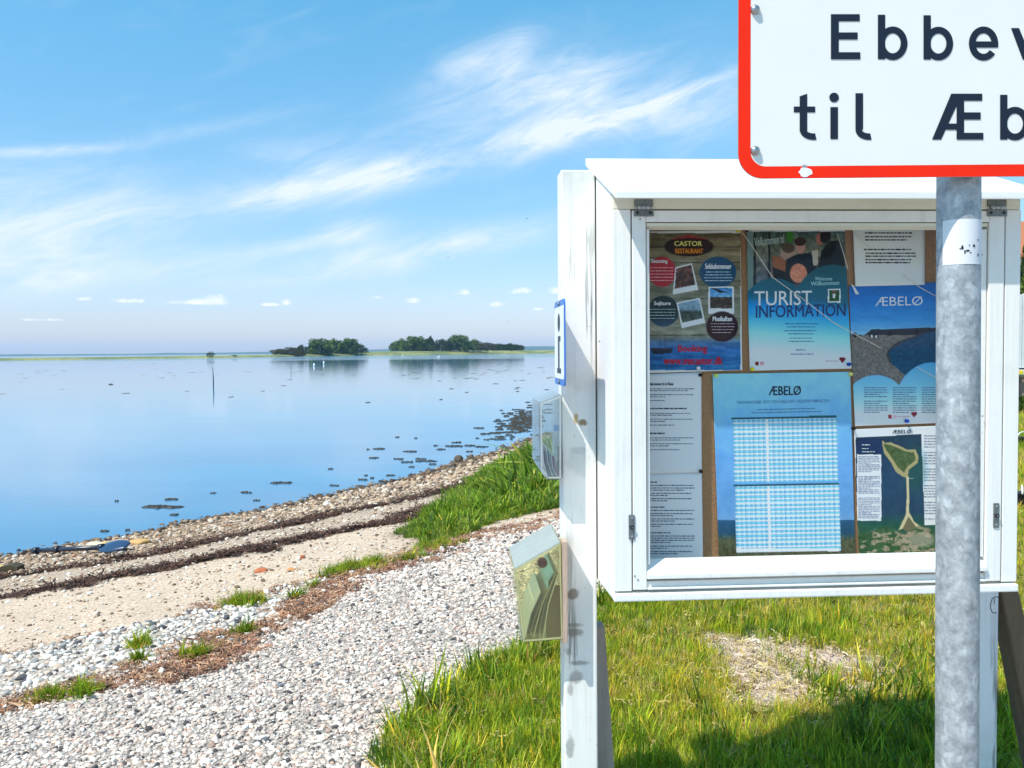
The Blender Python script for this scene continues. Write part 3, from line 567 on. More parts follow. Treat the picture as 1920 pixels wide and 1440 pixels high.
# ------------------------------------------------------------------ things on the beach and in the water
def rock(name, p, size, color, label, cat='stone', group=None, seed=0, rz=0.0, rough=.7, sink=.2, sub=3, var=.35):
    rng = np.random.default_rng(seed); bm = bmesh.new(); bmesh.ops.create_icosphere(bm, subdivisions=sub, radius=.5); ph = rng.uniform(0, 6, 9)
    for v in bm.verts:
        q = v.co.normalized(); k = 1+.13*math.sin(q.x*4+ph[0])+.12*math.sin(q.y*5+ph[1])+.12*math.sin(q.z*4+ph[2])+.06*math.sin(q.x*11+q.y*9+ph[3])+rng.uniform(-.03,.03)
        k = min(k, 1.08); v.co = Vector((q.x*.5*k*size[0], q.y*.5*k*size[1], q.z*.5*k*size[2]))
    for f in bm.faces: f.smooth = True
    m = mat(name+'_stone', color, rough, bump=.5, bscale=60, var=var, vscale=25)
    o = link(name, bm_mesh(name, bm), m); o.location = (p[0], p[1], p[2]+size[2]*(.5-sink)); o.rotation_euler = (0, 0, rz); return tag(o, label, cat, group)
def px_m(p, n): return n*math.hypot(p[0], p[1])/F
for i, (px, py, wpx, hf, col, lb) in enumerate([
    (182,1021,34,.35,(.62,.52,.38),'pale cream sandstone slab lying just above the paddle, leftmost of the four'),
    (201,1021,22,.55,(.58,.40,.16),'small ochre yellow stone second from left in the slab row by the paddle'),
    (224,1019,38,.35,(.60,.38,.22),'long pinkish orange slab in the row of slabs by the paddle'),
    (263,1017,38,.32,(.55,.33,.12),'orange sandstone slab at the right end of the row by the paddle'),
    (1,1066,18,.7,(.60,.42,.10),'yellow ochre stone at the left edge of the beach'),
    (490,1069,24,.42,(.50,.14,.05),'flat orange red brick fragment on the open sand'),
    (546,1066,14,.5,(.58,.24,.07),'small orange stone chip right of the flat brick fragment'),
    (567,1044,10,.9,(.40,.10,.05),'upright reddish brick chip on the sand farther up the beach'),
    (613,945,14,.8,(.75,.70,.64),'round white stone by the dark seaweed line'),
    (860,862,17,.9,(.09,.06,.035),'dark round boulder sitting in the shallow water'),
    (884,851,8,.8,(.16,.09,.06),'small brown stone in the water beside the dark boulder'),
    (757,900,9,.75,(.13,.09,.05),'small dark stone at the water edge'),
    (773,901,8,.75,(.35,.22,.15),'small reddish stone at the water edge right of the dark one'),
    (497,1385,15,.5,(.11,.13,.15),'slate blue flat stone on the gravel path near the bottom'),
    (528,1284,17,.5,(.17,.20,.22),'grey blue flat pebble lying in the middle of the gravel path'),
    (385,1427,20,.6,(.80,.78,.74),'white oval pebble at the bottom of the gravel path'),
    (228,1234,15,.7,(.82,.80,.77),'bright white angular pebble in the coarse gravel strip'),
    (742,1045,13,.8,(.72,.68,.62),'white round stone at the foot of the grassy bank'),
    (902,969,11,.8,(.74,.71,.66),'white stone at the upper edge of the gravel below the bank'),
    (595,1243,13,.5,(.13,.13,.14),'dark grey flat stone on the path right of the weed line'),
    (985,1170,9,.6,(.12,.12,.13),'black pebble beside the lower leaflet box')]):
    if i in (9,10): q = wl(px, py+5); p = (q[0], q[1], 0)
    else: p = G(px, py+3)
    W_ = px_m(p, wpx); rock('stone' if i not in (5,7) else 'brick_fragment', p, (W_, W_*.8, W_*hf), col, lb, 'stone' if i not in (5,7) else 'brick', seed=i, rz=.2*(i % 3), sink=.3 if i != 9 else .12)
p = G(22, 1072); W_ = px_m(p, 30); prism('driftwood', [(-.5*W_,0),(.5*W_,.02),(.52*W_,.05),(.1*W_,.065),(-.48*W_,.05)], 1, -.05, .05, mat('wet_wood', (.06,.045,.02), .8, bump=.5, var=.4), None, .004).location = p
tag(bpy.data.objects['driftwood'], 'dark waterlogged piece of wood beside the yellow stone', 'driftwood')
# paddle lying across the seaweed line
a = G(64, 1043); b = G(192, 1037); c = G(230, 1034); a, b, c = (Vector(v)+Vector((0,0,.05)) for v in (a, b, c))
e = empty('paddle', a, 0, 'black paddle with blue grey blade lying on the seaweed line', 'paddle')
M_pad = mat('paddle_plastic', (.010,.016,.035), .35, spec=.6); M_blade = mat('blade_plastic', (.022,.05,.11), .25, bump=.1)
tube('shaft', [Vector((0,0,0)), (b-a)*.45, b-a], .021, M_pad, e, 12)
for k in (0, .32, .96): q = (b-a)*k; tube('collar', [q, q+(b-a)*.06], .032, M_pad, e, 12)
bl = (c-b); ln = bl.length*1.25; dx = bl.normalized(); sd_ = dx.cross(Vector((0,0,1))).normalized(); V = []; n = 14
for i in range(n+1):
    q = i/n; wd = .10*math.sin(math.pi*min(.93, .12+q*.83))**.6; bow = .06*q*(1-q)*4
    for k in range(-3, 4): kk = k/3; V.append((b-a)+dx*ln*q+sd_*wd*kk*.8+Vector((0,0,1))*(-.01*q+wd*.35*kk*-1 + bow*(1-kk*kk)*.4))
nv = len(V); V += [v+Vector((0,0,.012)) for v in V]; Fq = []
for i in range(n):
    for k in range(6): q = i*7+k; Fq += [(q, q+1, q+8, q+7), (nv+q, nv+q+7, nv+q+8, nv+q+1)]
for i in range(n): Fq += [(i*7, i*7+7, nv+i*7+7, nv+i*7), (i*7+6, nv+i*7+6, nv+i*7+13, i*7+13)]
Fq += [(k, nv+k, nv+k+1, k+1) for k in range(6)] + [(n*7+k, n*7+k+1, nv+n*7+k+1, nv+n*7+k) for k in range(6)]
link('blade', mesh_np('blade', V, Fq, smooth=True), M_blade, e)
# floating seaweed
M_float = mat('floating_weed', (.030,.022,.012), .6, bump=.5, bscale=30, var=.6)
WD = [(710,842,25),(769,847,28),(701,859,20),(747,861,22),(763,867,22),(799,865,40),(789,861,24),(811,871,14),(772,876,12),(733,892,18),(681,900,20),(676,912,22),(686,892,8),(698,897,8),(851,837,35),(881,836,22),(827,843,18),(856,830,20),(904,838,26),(817,836,9),(880,847,15),(912,825,12),(895,822,8),(943,824,12),(898,803,22),(929,813,22),(305,951,72),(326,966,17),(408,969,11),(319,987,12),(195,997,17),(240,995,10),(527,906,38),(627,911,20),(463,924,24),(481,939,12),(322,937,24),(298,949,30),(219,940,9),(690,843,6),(745,820,8),(779,822,6),(1000,815,12),(936,806,16),(208,721,10),(620,880,10),(400,925,12)]
def weed_mesh(wd, dp, seed, k=26, hgt=.022):
    rng = np.random.default_rng(seed); V = []; Fc = []
    for _ in range(k):
        u = ((_+.5)/k-.5)*wd*.85; v = rng.normal(0, .16)*dp*(1-1.2*abs(u/wd)); r = max(rng.uniform(.05, .12)*min(wd, .5), wd/k*.8); n_ = 7; b = len(V); hh = rng.uniform(.4, 1)*hgt
        for j in range(n_): q = 6.283*j/n_; rr = r*rng.uniform(.6, 1.3); V.append((u+math.cos(q)*rr*1.5, v+math.sin(q)*rr, .002))
        for j in range(n_): q = 6.283*j/n_; rr = r*.5; V.append((u+math.cos(q)*rr*1.5, v+math.sin(q)*rr, hh*rng.uniform(.7,1.1)))
        V.append((u, v, hh*1.1))
        for j in range(n_): Fc += [(b+j, b+(j+1) % n_, b+n_+(j+1) % n_), (b+j, b+n_+(j+1) % n_, b+n_+j), (b+n_+j, b+n_+(j+1) % n_, b+2*n_)]
    return mesh_np('weed', V, Fc, smooth=True)
SPOTL = {0:'topmost left floating weed patch, a short streak on its own',26:'longest floating weed streak far left off the beach',30:'small weed streak leftmost near the shingle',32:'dark weed streak floating alone in mid water left of the cluster',11:'dark weed streak nearest the shore right of the sandy curve',5:'wide dark weed streak in the middle of the floating cluster',14:'wide dark weed streak upper left of the boulder',18:'weed streak floating right of the boulder towards the thick raft'}
for i, (px, py, wpx) in enumerate(WD):
    q = wl(px, py); D = math.hypot(*q); wd = wpx/F*D; o = link('floating_weed', weed_mesh(wd, max(.09, wd*.4), i, max(8, int(wpx*.5)), .012+.0009*D), M_float); o.location = (q[0], q[1], 0)
    o.rotation_euler.z = random.uniform(-.3,.3); _r = sorted(range(len(WD)), key=lambda j: WD[j][0]).index(i)+1; tag(o, SPOTL.get(i, f"{'long' if wpx > 27 else 'mid-sized' if wpx > 15 else 'tiny'} dark weed patch, number {_r} counting the floating patches from left to right"), 'seaweed', 'loose seaweed patches floating off the beach')
rng = np.random.default_rng(77); V = []; Fc = []
for _ in range(170):
    px = rng.normal(975, 22); py = 792 + (px-975)*-.35 + rng.normal(0, 13)
    if px > 1030: continue
    q = wl(px, py); D = math.hypot(*q); sub = weed_mesh(rng.uniform(6, 22)/F*D, .14, int(rng.integers(9999)), 7, .03)
    v = np.array([v.co[:] for v in sub.vertices])+np.array((q[0], q[1], 0)); f = np.array([p.vertices[:] for p in sub.polygons]); Fc.append(f+sum(len(a) for a in V)); V.append(v); bpy.data.meshes.remove(sub)
tag(link('seaweed_raft', mesh_np('raft', np.vstack(V), np.vstack(Fc), smooth=True), M_float), 'thick raft of dark seaweed floating off the grassy bank', None, None, 'stuff')
rng = np.random.default_rng(78); V = []; Fc = []; nn = 0
for _ in range(90):
    px = rng.uniform(0, 1040) if rng.random() < .6 else rng.uniform(820, 1040); py = rng.choice([rng.uniform(682, 715), rng.normal(700, 6), rng.uniform(680, 760)]); q = wl(px, py); D = math.hypot(*q); ln = rng.uniform(2, 9)/F*D
    V += [(q[0]-ln, q[1], .01), (q[0], q[1]-.2-.002*D, .012), (q[0]+ln, q[1], .01), (q[0], q[1]+.2+.004*D, .02)]; Fc.append((nn, nn+1, nn+2, nn+3)); nn += 4
tag(link('distant_weed', mesh_np('distant_weed', V, Fc), M_float), 'faint thin streaks of weed far out on the water', None, None, 'stuff')
# stakes, birds
M_stake = mat('stake_wood', (.13,.16,.20), .8, var=.3, bump=.3); M_white = mat('white_marker', (.85,.85,.82), .5)
q = wl(400, 724); tube('stake', [(q[0],q[1],-.5),(q[0]+.01,q[1],.5),(q[0]-.02,q[1],atY(400,688,q[1]).z)], [.036,.036,.024], M_stake, None, 10)
tag(bpy.data.objects['stake'], 'thin dark stake standing in the open water below the lone bush', 'stake')
q = wl(545.6, 697); o = tube('stake', [(q[0],q[1],-.5),(q[0],q[1],atY(545,683,q[1]).z)], [.03,.025], M_stake, None, 8); tag(o, 'faint thin stake in the water left of the white markers', 'stake')
for px, py, lb in ((589,687,'white marker post in the water, left and lower of the two'),(607,682.5,'white marker post in the water, right and farther of the two')):
    q = wl(px, py); o = tube('marker_post', [(q[0],q[1],-.3),(q[0],q[1],.2),(q[0],q[1],atY(px,py-5.5,q[1]).z)], [.13,.13,.10], M_white, None, 10); tag(o, lb, 'marker', 'white markers in the water')
def bird(px, py, D, span, label, name='bird', mt=M_black, rz=.4):
    p = atY(px, py, D) if py < 655 else Vector((*wl(px, py), .25)); e = empty(name, p, rz, label, 'bird')
    tube('body', [(-span*.28,0,0),(-span*.1,0,0),(span*.12,0,.0),(span*.3,0,.02)], [span*.01,span*.07,span*.06,span*.012], mt, e, 8)
    for s_ in (-1, 1): link('wing', mesh_np('wing', [(-.1*span,0,0),(.1*span,0,0),(.08*span,s_*.25*span,.12*span),(-.06*span,s_*.25*span,.12*span),(-.08*span,s_*.5*span,.03*span),(.0,s_*.5*span,.03*span)], [(0,1,2,3),(3,2,5,4)]), mt, e)
    return e
M_gull = mat('gull', (.05,.05,.06), .8)
bird(988,410,90,.35,'tiny dark bird flying highest, above the right grove',mt=M_gull); bird(840,482,90,.3,'tiny dark bird flying left of the highest one',mt=M_gull); bird(953,603,110,.3,'tiny dark bird flying low above the right grove',mt=M_gull)
for px, py, lb in ((822,670,'white swan floating in front of the right grove'),(755,667,'small white swan floating left of the other in front of the right grove')):
    q = wl(px, py); D = math.hypot(*q); e = empty('swan', (q[0], q[1], 0), 0, lb, 'swan', 'white swans in front of the right grove'); s_ = .9
    tube('body', [(-.5*s_,0,.25*s_),(-.3*s_,0,.2*s_),(.1*s_,0,.15*s_),(.4*s_,0,.15*s_)], [.03,.22*s_,.24*s_,.08], M_white, e, 10)
    tube('neck', [(.35*s_,0,.15*s_),(.5*s_,0,.4*s_),(.42*s_,0,.7*s_),(.55*s_,0,.75*s_)], [.08,.06,.05,.04], M_white, e, 8)

# ------------------------------------------------------------------ the notice case
TA = .06; NB = math.hypot(1, TA); UX = Vector((1/NB, TA/NB, 0)); NY = Vector((-TA/NB, 1/NB, 0)); BP = Vector((.2028, 1.76, 0)); GZ = float(ground_z(.5, 1.95))
RZ = math.atan(TA)
def loc(px, py, b=0.0):
    """pixel -> (a, b, z) in the case's own frame, on the plane b behind the front"""
    q = on_plane(px, py, BP + NY*b, NY); d = q-BP; return Vector((d.dot(UX), b, q.z))
def za(px, py, b=0.0): v = loc(px, py, b); return v.x, v.z
CASE = empty('notice_case', (BP.x, BP.y, 0), RZ, 'white wooden glazed notice case on two posts, full of posters', 'notice case')
WHITE = paint_mat('old_white_paint', (.86,.845,.80), .42); WHITE2 = paint_mat('white_paint_roof', (.86,.855,.84), .12, grain_axis=0)
YELL = paint_mat('yellowed_white_paint', (.78,.74,.60), .5, grain_axis=0); WORN = paint_mat('worn_white_paint', (.74,.76,.77), .5, crack=2.2)
aL = za(1150,700)[0]; aR = za(1911,700)[0]; DEP = .262
aG1 = za(1183.5,700)[0]; aD0 = za(1186,700)[0]; aB0 = za(1211.5,700)[0]; aP0 = za(1219,700)[0]
aP1 = za(1837,700)[0]; aB1 = za(1852,700)[0]; aD1 = za(1880,700)[0]; aG2 = za(1883,700)[0]
zT = za(1400,372)[1]; zD1 = za(1400,392)[1]; zBt = za(1400,416)[1]; zPt = za(1400,429)[1]
zPb = za(1400,1050)[1]; zS0 = za(1400,1072)[1]; zS1 = za(1400,1080)[1]; zSl = za(1400,1097)[1]; zD0 = za(1400,1101)[1]; zR1 = za(1400,1105)[1]; zB = za(1148,1128)[1]
FT = .022
ridge = Vector((0, .34, 0)); 
# roof profile in (b, z)
fz = (on_plane(1150,357,BP-NY*.062,NY)).z; bz = (on_plane(1150,372,BP-NY*.062,NY)).z; rb = .335; rz_ = on_plane(1095,297,BP+NY*rb,NY).z
aRoofL = -.004; aRoofR = aR+.012
prism('roof', [(-.062,bz),(-.062,fz),(rb,rz_),(rb,rz_-.018)], 0, aRoofL, aRoofR, WHITE2, CASE, .002)
def roofz(b): return bz + (rz_-.018-bz)*(b+.062)/(rb+.062)
yb = zB-.012
def side(name, a0, a1): return prism(name, [(FT,zB),(FT,roofz(FT)-.001),(DEP,roofz(DEP)-.001),(DEP,yb)], 0, a0, a1, WHITE, CASE, .0015)
side('side_panel', aL, aL+.018); side('side_panel', aR-.018, aR)
box('front_stile', (aL,aG1,0,FT-.0005,zR1+.002,zD1-.001), WHITE, CASE); box('front_stile', (aG2,aR,0,FT-.0005,zR1+.002,zD1-.001), WHITE, CASE)
box('top_rail', (aL+.001,aR-.001,.001,FT-.0005,zD1,roofz(.001)-.003), YELL, CASE)
box('bottom_rail', (aL-.001,aR+.001,-.006,FT+.02,zB,zR1-.002), WHITE, CASE, .003)
BB = .115
box('floor_board', (aL+.018,aR-.018,FT+.021,DEP-.01,zB+.004,zB+.022), WHITE, CASE)
door = 'door_'
M_gap = M_black
# door: stiles, rails, glazing beads, sill
bmf = bmesh.new(); bm_box(bmf, aD0, aB0, -.001, FT-.002, zD0, zD1-.003, .0015); link('door_stile', bm_mesh('st', bmf), WHITE, CASE)
bmf = bmesh.new(); bm_box(bmf, aB1, aD1, -.001, FT-.002, zD0, zD1-.003, .0015); link('door_stile', bm_mesh('st', bmf), WHITE, CASE)
box('door_rail', (aB0+.0005,aB1-.0005,-.001,FT-.002,zBt,zD1-.003), WHITE, CASE)
box('door_rail', (aB0+.0005,aB1-.0005,.004,FT-.002,zD0,zS0-.016), WHITE, CASE)
box('door_rail', (aB0+.0015,aB1-.0015,-.003,.0035,zD0+.0001,zSl), WHITE, CASE, .001)
prism('glazing_bead', [(.003,zBt-.002),(.003,zBt-.008),(.026,zPt+.001),(.026,zBt-.002)], 0, aB0+.002, aB1-.002, YELL, CASE)
box('glazing_bead', (aB0+.0025,aP0,.004,.026,zPb-.006,zPt-.0005), WHITE, CASE, .001); box('glazing_bead', (aP1,aB1-.0025,.004,.026,zPb-.006,zPt-.0005), WHITE, CASE, .001)
prism('sill', [(.030,zPb+.001),(-.008,zS0),(-.008,zS1),(.003,zS1-.002),(.030,zS1-.002)], 0, aB0+.001, aB1-.001, WHITE, CASE, .0012)
PANE = glass_mat('pane_glass', (.985,.99,.99), .28, .003)
box('glass_pane', (aP0-.003,aP1+.003,.0275,.0305,zPb-.004,zPt+.006), PANE, CASE, 0)
CORK = mat('cork', (.42,.21,.085), .85, bump=.5, bscale=240, var=.22, vscale=180)
box('cork_board', (aL+.0185,aR-.0185,BB,BB+.012,zB+.025,zPt+.08), CORK, CASE, 0)
box('back_panel', (aL+.0183,aR-.0183,BB+.0125,DEP-.01,yb+.02,roofz(DEP)-.03), WHITE, CASE)
# hinges and latches
def hinge(px):
    x0, z0 = za(px-18.5, 406); x1, z1 = za(px+18.5, 393); h = box('hinge', (x0,x1,-.0045,-.0012,z0,z1), M_dark_steel, CASE, .001)
    zc = z1+.009
    box('hinge_leaf', (x0+.001,x1-.001,-.0035,.0005,z1+.006,z1+.020), M_dark_steel, h, .001)
    for k in range(3): a_ = x0+(x1-x0)*(.28+.22*k); tube('knuckle', [(a_-.0045,-.006,z1+.003),(a_+.0045,-.006,z1+.003)], .0042, M_steel, h, 10)
    for s_ in (.17, .83): a_ = x0+(x1-x0)*s_; tube('screw', [(a_,-.0046,(z0+z1)/2),(a_,-.006,(z0+z1)/2)], .0030, M_black, h, 10)
hinge(1206.5); hinge(1868)
def latch(px, py, name='latch_plate'):
    x0, z0 = za(px-5.5, py+23); x1, z1 = za(px+5.5, py-23); h = box(name, (x0,x1,-.0035,-.0012,z0,z1), M_dark_steel, CASE, .0008); am = (x0+x1)/2
    tube('knob', [(am,-.0036,(z0+z1)/2),(am,-.0075,(z0+z1)/2)], .0042, M_black, h, 12); tube('screw', [(am,-.0076,(z0+z1)/2),(am,-.0082,(z0+z1)/2)], .0014, M_steel, h, 8)
    for zz in (z0+.006, z1-.006): tube('screw', [(am,-.0036,zz),(am,-.0048,zz)], .0026, M_steel, h, 8)
latch(1184, 988); latch(1866.5, 966)
# posts and braces: local frame
PB = .205
def lp(px, py, b): v = loc(px, py, b); return v
pl0 = lp(1054, 700, PB).x; pl1 = lp(1117.3, 700, PB).x; pzt = lp(1060, 318, PB).z
S1 = lambda px, py, rx, rz2, col, amt: ((lp(px,py,PB).x, PB, lp(px,py,PB).z), (rx, .03, rz2), col, amt)
POSTL = paint_mat('left_post_paint', (.86,.84,.79), .75, crack=.9, stains=(
    S1(1074,1114,.013,.013,(.22,.17,.13),.8), S1(1080,1186,.022,.012,(.30,.27,.22),.8), S1(1078,1172,.02,.006,(.30,.27,.22),.7), S1(1085,1243,.022,.006,(.25,.22,.19),.7), S1(1079,1272,.016,.018,(.38,.34,.32),.8), S1(1070,1292,.008,.02,(.35,.32,.3),.7), S1(1066,1222,.01,.012,(.25,.25,.2),.6), S1(1092,792,.013,.008,(.30,.18,.08),.95), S1(1080,785,.006,.014,(.55,.38,.15),.9), S1(1085,870,.03,.03,(.60,.58,.56),.5), S1(1068,1400,.01,.03,(.2,.19,.17),.6), S1(1085,845,.02,.01,(.5,.49,.47),.5), S1(1082,1030,.02,.03,(.6,.58,.56),.4)))
gz_l = float(ground_z(.13, 2.0))
bm = bmesh.new(); bm_box(bm, pl0, pl1, PB, PB+.073, gz_l-.3, pzt, .004); link('post', bm_mesh('post', bm), POSTL, CASE)
pr0 = lp(1826, 1120, PB).x; pr1 = lp(1884, 1120, PB).x
bm = bmesh.new(); bm_box(bm, pr0, pr1, PB+.022, PB+.095, gz_l-.3, zB+.4, .004); link('post', bm_mesh('post', bm), WORN, CASE)
OLD = mat('weathered_timber', (.40,.33,.29), .85, bump=.6, bscale=6, var=.45, vscale=1.2, stretch=(30,30,2.5))
OLDD = mat('tarred_timber', (.17,.115,.07), .8, bump=.6, bscale=6, var=.5, vscale=1.2, stretch=(30,30,2.5))
def beam(name, pts, b0, b1, mt, label=None):
    """plank: 4 pixel corners given on plane b0, thickness to b1"""
    bm = bmesh.new(); A = [bm.verts.new(lp(*p, b0)) for p in pts]; B = [bm.verts.new(lp(*p, b0)+Vector((0, b1-b0, 0))) for p in pts]
    bm.faces.new(A); bm.faces.new(B[::-1]); n = len(pts)
    for i in range(n): bm.faces.new((A[i], B[i], B[(i+1) % n], A[(i+1) % n]))
    bmesh.ops.recalc_face_normals(bm, faces=bm.faces); bmesh.ops.bevel(bm, geom=list(bm.edges), offset=.003, segments=1, affect='EDGES')
    o = link(name, bm_mesh(name, bm), mt, CASE); tag(o, label); return o
beam('brace', [(1108,1176),(1134,1174),(1152,1440),(1158,1530),(1112,1530)], PB+.085, PB+.13, OLD, 'grey weathered brace behind the left post')
beam('brace', [(1876,1098),(1908,1098),(1985,1420),(2000,1480),(1950,1480)], PB+.03, PB+.09, OLDD, 'dark brown brace slanting off the right post')
# small black pen mark on the right post
def stroke(name, pts, wd, b, mt, parent, closed=False):
    V = []; Fc = []; P = [Vector(p) for p in pts]
    for i, p in enumerate(P):
        d = (P[min(i+1, len(P)-1)]-P[max(i-1, 0)]).normalized(); nrm = Vector((-d.z, 0, d.x)); V += [p+nrm*wd/2, p-nrm*wd/2]
        if i: k = 2*i; Fc.append((k-2, k-1, k+1, k))
    return link(name, mesh_np(name, V, Fc), mt, parent)
cp = [lp(px, py, PB+.0215) for px, py in ((1872,1120),(1867,1119),(1861,1122),(1858,1130),(1857,1140),(1860,1147),(1864,1150),(1869,1148))]
stroke('pen_mark', cp, .0018, 0, M_black, CASE); stroke('pen_mark', [lp(px,py,PB+.0213) for px, py in ((1865,1122),(1864,1133))], .0014, 0, M_black, CASE)
for (px, py) in ((1200,411),(1190,1080),(1196,1087),(1848,1063),(1841,478),(1842,780),(1124,640)): 
    v = loc(px, py, -.0011); tube('nail_head', [(v.x,-.0012,v.z),(v.x,-.0022,v.z)], .0016, M_dark_steel, CASE, 8)

# ------------------------------------------------------------------ posters
PGAIN = .84/float(lin(190))
def alb(rgb): v = lin(rgb)*PGAIN; g = v @ np.array((.3,.59,.11)); g = np.asarray(g)[...,None]; v = g+(v-g)*1.06; return np.clip(v*(.72+.28*np.clip(g/.6, 0, 1)), .004, .88)
_wy = lambda x, z, k: .0007*math.sin(x*31+k)*math.cos(z*17+k*2)
def M_print(): return bpy.data.materials.get('print') or mat('print', vcol=True, rough=.55, spec=.18)
_cm = {}
def flat(rgb):
    k = tuple(rgb)
    if k not in _cm: _cm[k] = mat('ink_%02d' % len(_cm), tuple(float(v) for v in alb(rgb)), .55, spec=.15)
    return _cm[k]
def pt(px, py, lift): v = loc(px, py, BB-.004); return (v.x, BB-.004-lift+_wy(v.x, v.z, 1), v.z)
def poster(label, corners, paint, res, cat='poster', z=0.0, name='poster'):
    (x0,y0),(x1,y1),(x2,y2),(x3,y3) = corners; o = empty(name, (BP.x, BP.y, 0), RZ, label, cat)
    nu, nv = res; u, v = np.meshgrid(np.linspace(0,1,nu), np.linspace(0,1,nv))
    X = (x0*(1-u)+x1*u)*(1-v)+(x3*(1-u)+x2*u)*v; Y = (y0*(1-u)+y1*u)*(1-v)+(y3*(1-u)+y2*u)*v
    # local positions: bilinear between the four real corners
    K = [loc(x, y, BB-.004) for x, y in corners]; A = sum((np.array(k)[None,None,:]*w_[...,None] for k, w_ in zip(K, ((1-u)*(1-v), u*(1-v), u*v, (1-u)*v))), 0)
    A[...,1] += .0007*np.sin(A[...,0]*31+1)*np.cos(A[...,2]*17+2) - z
    rgb = paint(X, Y) if callable(paint) else np.tile(np.array(paint, float), (nv, nu, 1)); col = alb(np.clip(rgb, 0, 255)).reshape(-1, 3)
    i = np.arange(nu*nv).reshape(nv, nu); Fc = np.stack([i[:-1,:-1], i[1:,:-1], i[1:,1:], i[:-1,1:]], -1).reshape(-1, 4)
    s_ = link('sheet', mesh_np('sheet', A.reshape(-1, 3), Fc, col), M_print(), o); md = s_.modifiers.new('thick', 'SOLIDIFY'); md.thickness = .0004; md.offset = -1
    return o
_tc = {}
def text_geo(s):
    if s not in _tc:
        cu = bpy.data.curves.new('t', 'FONT'); cu.body = s; cu.resolution_u = 3; ob = bpy.data.objects.new('t', cu); C.objects.link(ob)
        bpy.context.view_layer.update(); me = bpy.data.meshes.new_from_object(ob.evaluated_get(bpy.context.evaluated_depsgraph_get()))
        V = np.array([v.co[:2] for v in me.vertices]); P = [tuple(p.vertices) for p in me.polygons]; bpy.data.objects.remove(ob); bpy.data.meshes.remove(me)
        V = (V-V.min(0))/(V.max(0)-V.min(0)); _tc[s] = (V, P)
    return _tc[s]
def text(parent, s, x0, x1, yt, ybm, rgb, slope=0.0, bold=0, name='lettering', lift=.0006, f=None):
    V, P = text_geo(s); me = bpy.data.meshes.new(name); VV = []; PP = []
    for q in ([(0,0)] if not bold else [(0,0),(bold,0),(0,bold*.6)]):
        b = len(VV); VV += [(f or pt)(x0+(x1-x0)*v[0]+q[0], ybm+(yt-ybm)*v[1]+slope*(x1-x0)*v[0]+q[1], lift+.00004*(b > 0)+.00003*(q[1] > 0)) for v in V]; PP += [tuple(i+b for i in p) for p in P]
    me.from_pydata(VV, [], PP); me.update(); return link(name, me, flat(rgb), parent)
def words(parent, rows, rgb, seed=0, h=1.6, slope=0.0, name='text_lines', lift=.0006):
    """illegible print: rows of word-sized bars (x0, x1, y)"""
    rng = random.Random(seed); V = []; Fc = []
    for x0, x1, y in rows:
        x = x0
        while x < x1-1.5:
            w_ = min(rng.uniform(3, 10), x1-x); hh = h*rng.uniform(.75, 1.1); yy = y+slope*(x-x0); b = len(V)
            V += [pt(x, yy+hh/2, lift), pt(x+w_, yy+hh/2+slope*w_, lift), pt(x+w_, yy-hh/2+slope*w_, lift), pt(x, yy-hh/2, lift)]; Fc.append((b, b+1, b+2, b+3)); x += w_+1.3
    me = mesh_np(name, V, Fc); return link(name, me, flat(rgb), parent)
def ell(X, Y, cx, cy, rx, ry, soft=.08): r = np.sqrt(((X-cx)/rx)**2+((Y-cy)/ry)**2); return np.clip((1-r)/soft+.5, 0, 1)[...,None]
def rect(X, Y, x0, x1, y0, y1): return ((X >= x0) & (X <= x1) & (Y >= y0) & (Y <= y1)).astype(float)[...,None]
def pol(X, Y, pts): return inside(X, Y, np.array(pts, float)).astype(float)[...,None]
def over(c, k, rgb): return c*(1-k)+np.array(rgb, float)*k
def grad(V, stops):
    ys = [s[0] for s in stops]; return np.stack([np.interp(V, ys, [s[1][i] for s in stops]) for i in range(3)], -1)
def nz(X, Y, sc, seed, amp): return ((vnoise(X/sc, Y/sc, seed, 3)-.5)*2*amp)[...,None]
